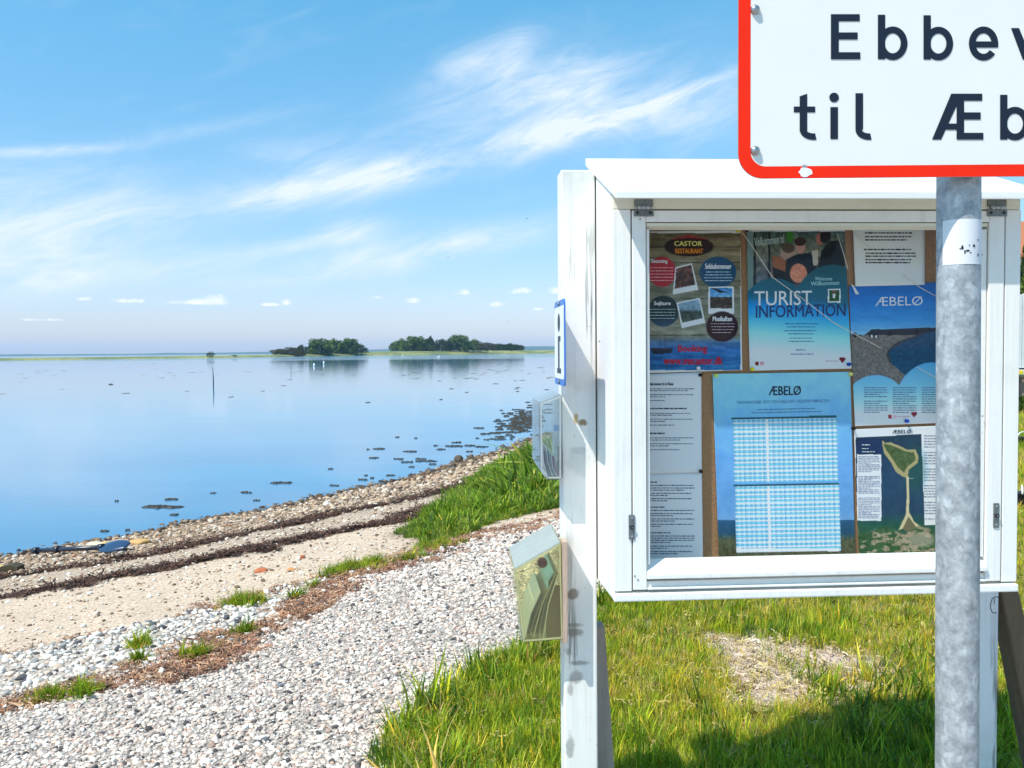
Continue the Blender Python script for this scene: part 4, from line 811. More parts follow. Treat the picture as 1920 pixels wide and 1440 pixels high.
def p_castor(X, Y):
    c = grad(Y, [(430,(92,82,58)),(470,(120,108,80)),(560,(112,112,96)),(630,(128,128,112)),(642,(70,110,150)),(655,(45,100,160)),(697,(25,90,140))]); c = c+nz(X*.25, Y, 7, 1, 34)+nz(X, Y, 2.5, 2, 14)*np.array((1,.9,.6))
    for i, yl in enumerate((463,492,527,560,597,628)): c = over(c, (np.abs(Y-yl+(X-1300)*.004) < .9)[...,None]*.75, (45,45,40))
    c = over(c, pol(X, Y, [(1219,652),(1262,653),(1258,662),(1224,664)]), (25,35,55)); 
    for xm in (1237,1247): c = over(c, rect(X, Y, xm-.5, xm+.5, 632, 654), (60,70,80))
    c = over(c, ell(X, Y, 1291.5, 462, 46, 18.5), (42,18,14)); c = over(c, pol(X, Y, [(1255,449),(1291,440),(1328,449),(1291,446)]), (150,45,45))
    c = over(c, ell(X, Y, 1241.5, 509.5, 26, 28), (165,30,42)); c = over(c, ell(X, Y, 1346, 510, 34.5, 29), (22,68,100))
    k = ell(X, Y, 1243.5, 583, 29, 29); c = c*(1-k)+k*grad(Y, [(555,(14,40,42)),(592,(18,45,52)),(612,(45,75,110))])
    def pola(c, q, pic):
        c = over(c, pol(X, Y, q), (212,212,220)); (ax,ay),(bx,by),(cx,cy),(dx,dy) = q; m = lambda u, v: ((ax*(1-u)+bx*u)*(1-v)+(dx*(1-u)+cx*u)*v, (ay*(1-u)+by*u)*(1-v)+(dy*(1-u)+cy*u)*v)
        k = pol(X, Y, [m(.06,.05), m(.94,.05), m(.94,.80), m(.06,.80)]); return c*(1-k)+k*pic
    n3 = nz(X, Y, 5, 5, 60)
    c = pola(c, [(1266,501),(1297,493),(1309,543),(1261,552)], np.array((85,55,45))+n3*np.array((1,.6,.55)))
    c = pola(c, [(1268,567),(1312,558),(1322,605),(1278,615)], grad(Y, [(560,(120,150,170)),(580,(110,135,150)),(585,(50,65,60)),(612,(70,90,80))])+n3*.5)
    c = pola(c, [(1328,537),(1376,537),(1376,588),(1328,588)], over(grad(Y, [(538,(40,110,170)),(556,(110,160,200)),(557,(60,50,45)),(580,(70,60,50))])+n3*.6, pol(X, Y, [(1330,539),(1340,540),(1366,548),(1350,549)]), (30,30,35)))
    c = over(c, ell(X, Y, 1354, 612, 30, 28.5), (42,16,26)); return over(c, 1-rect(X, Y, 1100, 1388.5, 437, 694), (200,198,190))
P = poster('wood-patterned poster with round badges and photos, top left in the case', [(1203,434),(1388,431),(1392,694),(1204,700)], p_castor, (170,230))
text(P, 'CASTOR', 1264, 1316, 452, 461, (235,190,110), bold=.7); text(P, 'RESTAURANT', 1266, 1318, 466, 475, (205,120,45), bold=.7)
text(P, 'Seasning', 1221, 1251, 486, 495, (225,200,200), bold=.5); text(P, 'Selskabsmenuer', 1322, 1371, 494, 504, (225,232,240), bold=.6)
text(P, 'Sejlture', 1226, 1257, 565, 574, (215,225,225), bold=.6); text(P, 'Musikaften', 1336, 1372, 593, 602, (225,215,220), bold=.6)
words(P, [(1219,1262,502+6*i) for i in range(5)], (215,150,150), 1, 1.4); words(P, [(1320+abs(2-i)*2,1373-abs(2-i)*2,510+5.4*i) for i in range(4)], (160,185,205), 2, 1.3)
words(P, [(1218,1266,580+5.6*i) for i in range(4)], (150,170,170), 3, 1.3); words(P, [(1332+i,1379-2*i,607+5.5*i) for i in range(4)], (170,150,160), 4, 1.2)
text(P, 'Booking', 1271, 1325, 647, 663, (170,25,45), bold=1.1); text(P, 'www.mscastor.dk', 1244, 1354, 669, 683, (175,25,45), bold=1.1)

def p_turist(X, Y):
    c = grad(Y, [(430,(60,80,72)),(470,(100,100,84)),(530,(70,80,90))])+nz(X, Y, 9, 11, 45)+nz(X, Y, 3, 12, 16)
    c = over(c, rect(X, Y, 1401, 1412, 430, 560), (105,125,120)); c = over(c, rect(X, Y, 1413, 1417, 436, 540), (12,20,22)); c = over(c, rect(X, Y, 1440, 1444, 436, 540), (15,22,25))
    c = over(c, pol(X, Y, [(1448,480),(1476,483),(1474,522),(1448,522)])*.8, (150,80,45)); c = over(c, ell(X, Y, 1481, 444, 7, 11), (50,110,25))
    c = over(c, ell(X, Y, 1478, 476, 15, 12), (150,125,110)); c = over(c, ell(X, Y, 1478, 465, 12, 9), (78,62,48))
    c = over(c, pol(X, Y, [(1474,486),(1492,477),(1520,473),(1530,500),(1520,530),(1470,532)]), (14,26,36)); c = over(c, ell(X, Y, 1501, 463, 9, 12), (165,120,105)); c = over(c, ell(X, Y, 1500, 453, 11, 8), (50,30,22))
    c = over(c, pol(X, Y, [(1534,500),(1540,470),(1555,452),(1575,450),(1583,470),(1583,512),(1536,512)]), (14,14,22)); c = over(c, ell(X, Y, 1537, 448, 8, 11), (150,95,80)); c = over(c, ell(X, Y, 1546, 442, 12, 13)*(X > 1538)[...,None], (22,14,16))
    c = over(c, pol(X, Y, [(1522,470),(1534,468),(1533,496),(1525,498)]), (165,155,140)); c = over(c, pol(X, Y, [(1448,500),(1480,512),(1484,528),(1450,520)]), (16,18,24))
    c = over(c, ell(X, Y, 1497, 512, 16, 18), (190,120,95)+nz(X, Y, 4, 14, 20)[...,0:1])
    k = np.maximum(ell(X, Y, 1452, 620, 74, 99, .02), ell(X, Y, 1560, 595, 78, 99, .02)); k = np.maximum(k, (Y > 570)[...,None])
    tl = grad(Y+(X-1500)*-.08, [(500,(8,80,92)),(560,(10,95,120)),(575,(22,125,185)),(600,(60,160,225)),(630,(135,195,238)),(660,(190,215,240)),(694,(215,225,240))]); c = c*(1-k)+k*tl
    c = over(c, rect(X, Y, 1552, 1576, 541, 567), (190,215,200)); c = over(c, rect(X, Y, 1554.5, 1573.5, 543.5, 564.5), (20,75,35)); c = over(c, rect(X, Y, 1561, 1566, 550, 559), (200,215,200)); c = over(c, rect(X, Y, 1560,1568,545,548), (120,70,60))
    c = over(c, rect(X, Y, 1416, 1423, 678, 685), (120,20,40)); c = over(c, rect(X, Y, 1425, 1432, 678, 685), (190,140,150)); c = over(c, ell(X, Y, 1577, 673, 3.5, 3.5)+ell(X, Y, 1582, 673, 3.5, 3.5)*.99, (120,25,45)) if 1 else c
    c = over(c, pol(X, Y, [(1573.5,674),(1585.5,674),(1579.5,681)]), (120,25,45)); u = rect(X, Y, 1000, 2000, 434, 1000); return over(c, 1-u, (200,200,195))
P = poster('teal and blue tourist information poster with three people, top middle of the case', [(1399,432),(1583,427),(1597,691),(1406,695)], p_turist, (175,230))
text(P, 'TURIST', 1414, 1522, 546, 573, (205,235,240), slope=-.012, bold=.4); text(P, 'INFORMATION', 1417, 1585, 573, 596, (8,50,98), slope=-.022, bold=.5)
text(P, 'Welcome', 1528, 1560, 519, 526, (150,200,205)); text(P, 'Willkommen', 1520, 1573, 528, 536, (150,200,205), slope=-.04); text(P, 'Velkommen til', 1414, 1470, 446, 462, (160,180,170), slope=-.12)
words(P, [(1472,1535,607),(1475,1528,613),(1470,1530,620),(1478,1525,626)], (40,90,150), 6, 1.6); words(P, [(1480,1522,634),(1478,1526,640)], (40,80,140), 7, 1.4); words(P, [(1492,1510,656),(1482,1525,664)], (90,100,150), 8, 1.8); words(P, [(1548,1572,677)], (150,90,110), 9, 1.2)

def p_white(X, Y): return np.tile(np.array((205,200,190), float), X.shape+(1,))+nz(X, Y, 30, 21, 9)+nz(X, Y, 6, 22, 3)
P = poster('white printed sheet with two dark paragraphs, top right in the case', [(1598,405),(1733,402),(1733,534),(1603,537)], p_white, (20,20), 'notice', .0012, 'paper_sheet')
words(P, [(1618,1710,430),(1621,1712,437),(1621,1708,444),(1621,1700,450)], (45,42,42), 10, 2.6, lift=.0018); words(P, [(1619,1708,468),(1622,1718,475),(1622,1718,480.5),(1622,1708,487),(1622,1706,492.5)], (45,42,42), 11, 2.6, lift=.0018)

def p_ebelo(X, Y):
    c = grad(Y, [(530,(22,95,165)),(560,(28,110,185)),(600,(55,135,195)),(622,(110,165,205))])+nz(X*.3, Y, 6, 31, 9)
    c = over(c, rect(X, Y, 1590, 1800, 616, 640)*0, (0,0,0)); land = pol(X, Y, [(1590,640),(1597,626),(1620,628),(1634,617),(1660,617),(1800,612),(1800,626),(1590,634)]); c = over(c, land, (35,45,60))
    beach = (Y > 628)[...,None]*1.; c = c*(1-beach)+beach*(np.array((110,104,100))+nz(X, Y, 3, 32, 28))
    sea = pol(X, Y, [(1820,616),(1754,620),(1727,626),(1700,634),(1679,642),(1664,656),(1661,665),(1667,678),(1690,697),(1720,730),(1820,760)]); c = c*(1-sea)+sea*(np.array((20,72,105))+nz(X, Y, 4, 33, 16))
    c = over(c, pol(X, Y, [(1679,642),(1664,656),(1661,666),(1668,680),(1672,680),(1666,664),(1670,655),(1690,643),(1727,629),(1727,626)]), (60,65,70))
    for xx, yy in ((1603,628),(1633,628),(1641,630),(1668,625),(1718,620)): c = over(c, ell(X, Y, xx, yy, 3.5, 5), (25,28,35))
    c = over(c, ell(X, Y, 1634, 630, 1.8, 3), (190,190,190)); c = over(c, ell(X, Y, 1642, 631, 1.8, 3), (190,190,190))
    k = np.maximum(ell(X, Y, 1642, 765, 60, 62, .02), ell(X, Y, 1748, 765, 72, 86, .02)); k = np.maximum(k, (Y > 735)[...,None]); lb = grad(Y, [(680,(85,155,225)),(720,(110,170,230)),(750,(150,190,230)),(775,(195,210,235)),(797,(205,212,232))]); c = c*(1-k)+k*lb
    c = over(c, rect(X, Y, 1665, 1672, 778, 785), (150,20,40)); c = over(c, rect(X, Y, 1674, 1681, 778, 785), (205,160,170)); c = over(c, ell(X, Y, 1711, 775, 3, 3), (130,20,45)); c = over(c, ell(X, Y, 1716, 775, 3, 3), (130,20,45)); c = over(c, pol(X, Y, [(1708,776),(1719,776),(1713.5,783)]), (130,20,45)); return c
P = poster('blue island poster with beach photo and two pale arcs, right side of the case', [(1592,537),(1784,528),(1790,792),(1603,799)], p_ebelo, (175,230))
text(P, 'ÆBELØ', 1641, 1730, 557, 574, (200,225,240), slope=-.02)
for i, x0 in enumerate((1620,1674,1728)): words(P, [(x0,x0+44-(i2 % 4 == 3)*14,727+4.2*i2) for i2 in range(12) if i2 != 5 or i], (75,90,130), 40+i, 1.4)
words(P, [(1684,1706,781)], (190,120,130), 44, 1.3)

def p_left(X, Y): return np.tile(np.array((200,206,224), float), X.shape+(1,))+nz(X, Y, 40, 23, 10)+nz(X, Y, 9, 24, 3)
P = poster('upper of two bluish white text sheets at the left edge', [(1200,702),(1315,698),(1316,886),(1200,889)], p_left, (24,30), 'notice', 0, 'paper_sheet')
text(P, 'Sådan kommer du til Æbelø', 1216, 1262, 717, 722.5, (50,55,75), bold=.4); words(P, [(1216,1302,729),(1216,1290,732.5),(1216,1300,740),(1216,1248,744),(1216,1246,751)], (80,88,112), 50, 1.5)
words(P, [(1216,1287,766)], (50,55,75), 51, 2.6); words(P, [(1216,1296,775),(1216,1260,778.5),(1216,1298,786),(1216,1248,790),(1216,1266,797)], (80,88,112), 52, 1.5); words(P, [(1216,1246,812.5)], (45,48,66), 53, 2.8); words(P, [(1216,1300,821),(1216,1276,825),(1216,1300,832),(1216,1255,836),(1216,1274,843)], (80,88,112), 54, 1.5)
P = poster('lower of two bluish white text sheets at the left edge', [(1200,889),(1316,886.5),(1318,1050),(1200,1054)], p_left, (24,30), 'notice', 0, 'paper_sheet')
words(P, [(1216,1232,904)], (50,55,75), 55, 2.2); words(P, [(1216,1300,910),(1216,1302,915),(1216,1284,919),(1216,1297,925),(1216,1252,929),(1216,1298,935),(1216,1252,939)], (70,78,104), 56, 1.7)
words(P, [(1216,1248,951)], (50,55,75), 57, 2.2); words(P, [(1216,1302,957),(1216,1300,963),(1216,1262,967),(1216,1302,973),(1216,1268,977),(1216,1299,983),(1216,1240,987)], (70,78,104), 58, 1.7)
words(P, [(1216,1257,999)], (50,55,75), 59, 2.2); words(P, [(1216,1303,1005),(1216,1302,1009),(1216,1302,1013),(1216,1258,1017),(1216,1298,1024),(1216,1250,1028),(1216,1298,1034),(1216,1270,1038)], (70,78,104), 60, 1.7)

def p_table(X, Y):
    c = grad(Y, [(698,(128,180,208)),(760,(112,168,208)),(850,(98,150,200)),(960,(92,138,182)),(974,(98,140,178)),(975,(30,78,112)),(1000,(28,72,96)),(1012,(70,76,50)),(1050,(78,76,52))])+nz(X, Y, 22, 61, 10)+nz(X, Y, 5, 62, 4)
    k = (Y > 1000)[...,None]; c = c+k*nz(X*3, Y, 5, 63, 30)
    for (xa, xb, ya, yb, xg) in ((1373,1568,782,905,1437),(1377,1573,908,1036,1440)):
        sk = (Y-ya)*.028; xx = X-sk; k = rect(xx, Y+(X-xa)*.018, xa, xb, ya+3, yb); row = np.floor((Y+(X-xa)*.018-ya-5)/8.2*2)
        stripe = np.where((row % 2 == 0)[...,None], np.array((105,175,212.)), np.array((215,226,242.))); colm = ((xx-xa) % 18.5)
        dots = (((xx-xa) % 9.2 < 5)[...,None] & (((Y+(X-xa)*.018-ya) % 4.1) < 2.2)[...,None])*.38; stripe = stripe*(1-dots*np.array((.75,.55,.4)))
        stripe = over(stripe, (colm < 1.2)[...,None]*.5, (90,120,150)); stripe = over(stripe, (np.abs(xx-xg) < 2.0)[...,None]*1., (225,230,240)); c = c*(1-k)+k*stripe
        k2 = rect(xx, Y+(X-xa)*.018, xa-2, xb, ya, ya+4.2); c = over(c, k2, (16,84,98))
    return over(c, rect(X, Y, 1380, 1573, 1028, 1033.5), (215,225,240))
P = poster('large blue tide table poster with striped number rows, bottom middle', [(1336,701),(1594,697),(1604,1046),(1348,1051)], p_table, (215,285), 'poster')
text(P, 'ÆBELØ', 1441, 1501, 724, 741, (22,45,70), bold=.9, slope=-.01); text(P, 'TIDEVANDSTABEL 2019 | TIDE TABLE 2019 | GEZEITENTABELLE 2019', 1381, 1556, 752, 759, (70,105,140), slope=-.02)
words(P, [(1420,1530,768),(1408,1540,774)], (60,95,130), 62, 1.5, slope=-.02)

def p_map(X, Y):
    c = np.tile(np.array((205,208,222), float), X.shape+(1,))
    k = pol(X, Y, [(1604,820),(1727,814),(1734,985),(1800,983),(1800,1050),(1606,1050)]); c = c*(1-k)+k*(grad(Y, [(815,(20,52,72)),(900,(26,62,92)),(960,(24,60,84)),(985,(26,80,62)),(1010,(50,84,58)),(1045,(45,70,50))])+nz(X, Y, 8, 71, 8))
    c = over(c, ell(X, Y, 1715, 880, 22, 40, .9)*.5, (24,86,60))
    isl = pol(X, Y, [(1652,823),(1660,831),(1669,829),(1684,835),(1701,843),(1716,842),(1722,856),(1720,868),(1704,880),(1701,896),(1692,893),(1680,885),(1670,866),(1658,850)])
    c = over(c, np.clip(isl, 0, 1), (150,140,100)); k = pol(X, Y, [(1656,832),(1670,834),(1700,847),(1713,847),(1717,862),(1700,876),(1695,886),(1683,876),(1672,858),(1661,843)]); c = c*(1-k)+k*(np.array((70,88,52))+nz(X, Y, 4, 72, 24))
    neck = pol(X, Y, [(1699,893),(1703,893),(1704.5,930),(1704,960),(1714,978),(1730,990),(1722,996),(1703,968),(1694,990),(1684,994),(1698,965),(1700,930)]); c = over(c, neck, (176,164,128)); c = over(c, pol(X, Y, [(1703,968),(1716,985),(1722,996),(1703,1000),(1692,990)])*.8, (120,100,72))
    k = np.clip((Y-990-6*np.sin(X*.09))/6, 0, 1)[...,None]*rect(X, Y, 1606, 1800, 900, 1100); n_ = vnoise(X/11, Y/5, 73, 4)[...,None]; c = c*(1-k)+k*(np.where(n_ > .55, (138,128,104), (50,84,50))+nz(X, Y, 4, 74, 26))
    c = over(c, ell(X, Y, 1725, 1012, 28, 14, .5)*.7, (160,146,130)); c = over(c, rect(X, Y, 1607, 1652, 852, 976), (196,198,216)); c = over(c, rect(X, Y, 1606, 1654, 822, 851), (14,44,82)); c = over(c, rect(X, Y, 1700, 1712, 896, 897)*.6, (200,200,200))
    return c
P = poster('aerial map sheet of the island and its sand spit, bottom right', [(1601,805),(1786,797),(1790,1040),(1611,1046)], p_map, (165,215))
text(P, 'ÆBELØ', 1673, 1708, 806, 813, (60,70,90), slope=-.02, bold=.4)
words(P, [(1609,1649 - (i % 5 == 4)*15, 856+3.1*i) for i in range(38) if i not in (10,11,23,24)], (105,108,140), 80, 1.1); words(P, [(1732,1770,817+(i)*5.2) for i in range(31) if i % 6 != 5], (90,92,120), 81, 1.3); words(P, [(1616,1631,834),(1616,1628,841),(1616,1640,847)], (190,200,220), 82, 1.4)
# strings, tape, pins
M_thr = mat('thread', (.80,.74,.62), .6)
def thread(pts, label, r=.0008):
    P_ = [Vector(pt(*p, .012)) for p in pts]; o = tube('thread', P_, r, M_thr, None, 6); o.location = (BP.x, BP.y, 0); o.rotation_euler = (0,0,RZ); tag(o, label, 'string', 'thin strings across the posters')
thread([(1382,430),(1398,450),(1445,521),(1500,560),(1560,606),(1647,653)], 'thin pale string running diagonally across the teal tourist poster')
thread([(1587,426),(1610,450),(1630,468)], 'short pale string above the white printed sheet'); thread([(1687,515),(1720,540),(1760,562)], 'pale string crossing the blue island poster near the pole'); thread([(1714,688),(1740,703),(1770,716)], 'pale string over the lower arc of the blue poster'); thread([(1565,440),(1575,470),(1585,506)], 'pale string at the right edge of the tourist poster')
o = link('tape_strip', mesh_np('tape', [pt(1594,532,.004), pt(1599,536,.004), pt(1608,552,.008), pt(1605,565,.010), pt(1602,552,.006)], [(0,1,2,4)] + [(4,2,3,3)][:0]), flat((235,238,240))); o.location = (BP.x, BP.y, 0); o.rotation_euler = (0,0,RZ); tag(o, 'curled white strip of tape at the corner of the blue poster', 'tape')
PINS = [(1312,703,(12,12,14),'black pin at the top right corner of the upper text sheet'),(1313,883,(10,10,14),'black pin where the two left text sheets meet'),(1598,803,(10,10,16),'black pin between tide table and map'),(1399,432,(10,14,18),'dark pin at the top left of the tourist poster'),(1578,428,(10,20,60),'dark blue pin at the top right of the tourist poster'),(1590,683,(20,60,150),'blue pin at the bottom right of the tourist poster'),(1383,433,(210,170,40),'yellow pin at the top right of the wood-patterned poster'),(1409,692,(215,185,50),'yellow pin at the bottom left of the tourist poster'),(1341,704,(200,195,90),'yellow pin at the top left of the tide table'),(1593,701,(205,190,110),'pale yellow pin at the top right of the tide table'),(1698,789,(20,60,160),'blue pin at the bottom of the blue island poster'),(1308,690,(200,205,215),'white pin at the bottom of the wood-patterned poster')]
for px, py, rgb, lb in PINS:
    v = Vector(pt(px, py, 0)); e = empty('push_pin', BP*1+UX*v.x+NY*v.y+Vector((0,0,v.z)), RZ, lb, 'pin', 'push pins holding the posters'); m_ = flat(rgb)
    tube('pin_head', [(0,-.010,0),(0,-.0085,0),(0,-.005,0),(0,-.003,0),(0,-.002,0)], [.0035,.0040,.0022,.0032,.0040], m_, e, 10); tube('pin_shaft', [(0,-.002,0),(0,.003,0)], .0005, M_steel, e, 6)

# ------------------------------------------------------------------ round-headed i sign and leaflet boxes on the left post
SX = -.0  # local a of the sign plane
def side_pt(px, py, a):
    """pixel -> local point on the plane a = const"""
    q = on_plane(px, py, BP + UX*a, UX); d = q-BP; return Vector((a, d.dot(NY), q.z))
a_s = lp(1058, 640, .035).x
i_n = side_pt(1059, 560, a_s)
b0, b1 = .035, .215; z1s = lp(1058,559,b0).z; z0s = lp(1058,725,b0).z
I = empty('information_sign', BP+UX*a_s+NY*b0+Vector((0,0,z0s)), RZ, 'square white letter i sign with blue edge, seen almost edge on, at the left post', 'sign')
M_blue = mat('sign_blue', (.03,.16,.55), .35); M_face = mat('sign_face_white', (.80,.82,.84), .35); H = z1s-z0s; W_ = b1-b0
def yz_round(name, y0, y1, z0, z1, r, x0, x1, mt, par):
    pts = []
    for cx, cz, a0 in ((y1-r, z1-r, 0), (y0+r, z1-r, 90), (y0+r, z0+r, 180), (y1-r, z0+r, 270)):
        for k in range(5): th = math.radians(a0+k*22.5); pts.append((cx+r*math.cos(th), cz+r*math.sin(th)))
    return prism(name, pts, 0, x0, x1, mt, par)
yz_round('edge_frame', 0, W_, 0, H, .014, 0, .003, M_blue, I); yz_round('face', .006, W_-.006, .014, H-.013, .008, -.0006, 0, M_face, I)
# letter i as printed pieces (seen from the left)
M_ink = mat('sign_ink', (.03,.035,.05), .5)
def lpz(name, pts, x): return link(name, mesh_np(name, [(x, y, z) for y, z in pts], [tuple(range(len(pts)))]), M_ink, I)
lpz('letter_dot', [(W_/2+.024*math.cos(k*.524), H*.74+.020*math.sin(k*.524)) for k in range(12)], -.0009)
o = prism('letter', [(W_*.30,H*.14),(W_*.70,H*.14),(W_*.70,H*.20),(W_*.60,H*.20),(W_*.60,H*.58),(W_*.34,H*.58),(W_*.34,H*.52),(W_*.44,H*.52),(W_*.44,H*.20),(W_*.30,H*.20)], 0, -.0010, -.0007, M_ink, I)
for zz in (.007, H-.007): tube('bolt', [(-.003,W_*.5,zz),(.001,W_*.5,zz)], .005, M_dark_steel, I, 10)
# spacer from sign back to post face
for zz in (.05, H-.05): tube('bracket', [(.003,W_-.02,zz),(pl0-a_s+.001,W_-.012,zz)], .006, M_steel, I, 8)

def leaflet_box(name, label, prof, b0, b1, mt, group, extra=None, wall=.003, lid=None, rim=None):
    """open acrylic tray: profile polygon (px on the near end plane b0), walls only"""
    P_ = [lp(*p, b0) for p in prof]; e = empty(name, BP+NY*b0, RZ, label, 'leaflet box', group); pts = [(p.x, p.z) for p in P_]
    prism('end_panel', pts, 1, 0, wall, mt, e, .0006); prism('end_panel', pts, 1, b1-b0-wall, b1-b0, mt, e, .0006)
    n = len(pts)
    for i in range(n):
        (x0, z0), (x1, z1) = pts[i], pts[(i+1) % n]; d = Vector((x1-x0, z1-z0)); L_ = d.length
        if L_ < .004: continue
        nn = Vector((-d.y, d.x))/L_*wall; nm = 'lid' if i == 0 else ('front_panel' if i == n-1 else ('back_panel' if i == 1 else 'base_panel'))
        prism(nm, [(x0, z0), (x1, z1), (x1+nn.x, z1+nn.y), (x0+nn.x, z0+nn.y)], 1, wall+.0004, b1-b0-wall-.0004, mt if nm != 'lid' or lid is None else lid, e, 0)
    q = [(x-sum(p[0] for p in pts)/n, z-sum(p[1] for p in pts)/n, x, z) for x, z in pts]
    for i in range(n):
        (x0, z0), (x1, z1) = pts[i], pts[(i+1) % n]; d = Vector((x1-x0, z1-z0)).normalized(); nn = Vector((d.y, -d.x))*.0035
        prism('rim', [(x0, z0), (x1, z1), (x1+nn.x-d.x*.003, z1+nn.y-d.y*.003), (x0+nn.x+d.x*.003, z0+nn.y+d.y*.003)], 1, -.0012, -.0002, rim, e)
    return e
AC1 = glass_mat('clear_acrylic', (.93,.95,.95), .8, .10, (.82,.86,.88)); AC2 = glass_mat('yellowed_acrylic', (.96,.955,.82), .7, .09, (.90,.89,.62)); LIDM = glass_mat('frosted_lid', (.85,.88,.86), 1.0, .6, (.62,.67,.66))
B0 = .165; B1 = .36
leaflet_box('leaflet_box', 'clear acrylic leaflet box under the i sign, upper of the two', [(1013,757),(1052,742),(1052,897),(1026,897),(1014,879)][:5], B0, B1, AC1, 'leaflet boxes on the left post', rim=glass_mat('rim_clear', (.9,.93,.93), 1, .55, (.85,.88,.88)))
leaflet_box('leaflet_box', 'yellowed acrylic leaflet box with slanted lid, lower of the two', [(966,1068),(1051,1019),(1055,1197),(981,1203)], B0, B1+.02, AC2, 'leaflet boxes on the left post', lid=LIDM, rim=glass_mat('rim_yellow', (.9,.88,.6), 1, .7, (.80,.78,.50)))
# wooden mounting board of the lower box
M_pine = mat('pine_board', (.50,.36,.28), .7, bump=.4, bscale=5, var=.25, stretch=(30,30,3))
v0 = lp(1054.5, 1016, B0-.004); v1 = lp(1065, 1206, B0-.004)
o = box('mounting_board', (v0.x,v1.x,B0-.004,PB-.001,v1.z,v0.z), M_pine, None, .001); o.location = (BP.x, BP.y, 0); o.rotation_euler.z = RZ; tag(o, 'narrow pinkish pine board between lower leaflet box and post', 'board')
o = tube('lock', [(lp(1017,1055,B0).x,-.004,lp(1017,1055,B0).z),(lp(1017,1055,B0).x,.006,lp(1017,1055,B0).z)], .011, mat('rusty_lock', (.085,.045,.03), .6, var=.6, vscale=90), None, 14)
o.location = BP+NY*B0; o.rotation_euler.z = RZ; o.name = 'cam_lock'; tag(o, 'round rust brown lock on the end of the lower leaflet box', 'lock')
# leaflets: thin folded sheets leaning in the boxes
def leaflet(p0, p1, b0, b1, col, label, th=.0016, rough=.35):
    A, B_ = lp(*p0, B0), lp(*p1, B0); d = Vector((B_.x-A.x, B_.z-A.z)); n_ = Vector((-d.y, d.x)).normalized()*th
    m_ = mat('leaflet_paper', col, rough, var=.15, vscale=20)
    mid = ((A.x+B_.x)/2+n_.x*2.5, (A.z+B_.z)/2+n_.y*2.5)
    o = prism('leaflet', [(A.x,A.z), mid, (B_.x,B_.z), (B_.x+n_.x,B_.z+n_.y), (mid[0]+n_.x,mid[1]+n_.y), (A.x+n_.x,A.z+n_.y)], 1, b0, b1, m_); o.location = BP; o.rotation_euler.z = RZ
    return tag(o, label, 'leaflet', 'leaflets in the boxes')
LB = B0+.008
for p0, p1, col, lb in (((1028,893),(1019,838),(.75,.80,.84),'white leaflet farthest left in the upper box'),((1033,894),(1025,848),(.10,.22,.38),'dark blue leaflet in the upper box beside the white one'),((1038,894),(1026,840),(.80,.82,.82),'white leaflet in the middle of the upper box'),((1042,894),(1031,845),(.20,.45,.55),'teal leaflet in the upper box'),((1046,894),(1035,852),(.78,.78,.80),'pale leaflet right of the teal one in the upper box'),((1049,894),(1041,858),(.35,.15,.35),'purple edged leaflet nearest the post in the upper box')):
    leaflet(p0, p1, LB, B1-.02, col, lb)
for p0, p1, col, lb in (((986,1198),(1015,1112),(.80,.82,.76),'white leaflet lying at the left of the lower box'),((992,1199),(1040,1085),(.20,.18,.10),'dark leaflet leaning diagonally in the lower box'),((1001,1198),(1043,1078),(.62,.60,.36),'olive leaflet leaning beside the dark one'),((1010,1198),(1046,1072),(.20,.20,.12),'dark green leaflet in the middle of the lower box'),((1020,1198),(1048,1078),(.80,.77,.56),'straw coloured leaflet right of the green one'),((1028,1110),(1040,1075),(.30,.62,.66),'pale turquoise leaflet tip in the upper part of the lower box')):
    leaflet(p0, p1, LB, B1-.01, col, lb, .0022)
v0 = lp(1048, 1190, B0+.01); o = box('kraft_card', (lp(1024,1195,B0+.03).x, lp(1052,1195,B0+.03).x, B0+.03, B0+.033, lp(1030,1196,B0+.03).z, lp(1030,1098,B0+.03).z), mat('kraft', (.34,.22,.12), .8, var=.2), None, .0005); o.location = BP; o.rotation_euler.z = RZ; tag(o, 'brown card standing behind the leaflets in the lower box', 'card')
o = box('label_sticker', (lp(1038,800,B0).x, lp(1048,800,B0).x, -.0012+B0, -.0002+B0, lp(1040,808,B0).z, lp(1040,797,B0).z), flat((90,110,135)), None, 0); o.location = BP; o.rotation_euler.z = RZ; tag(o, 'small grey blue sticker on the end of the upper leaflet box', 'sticker')

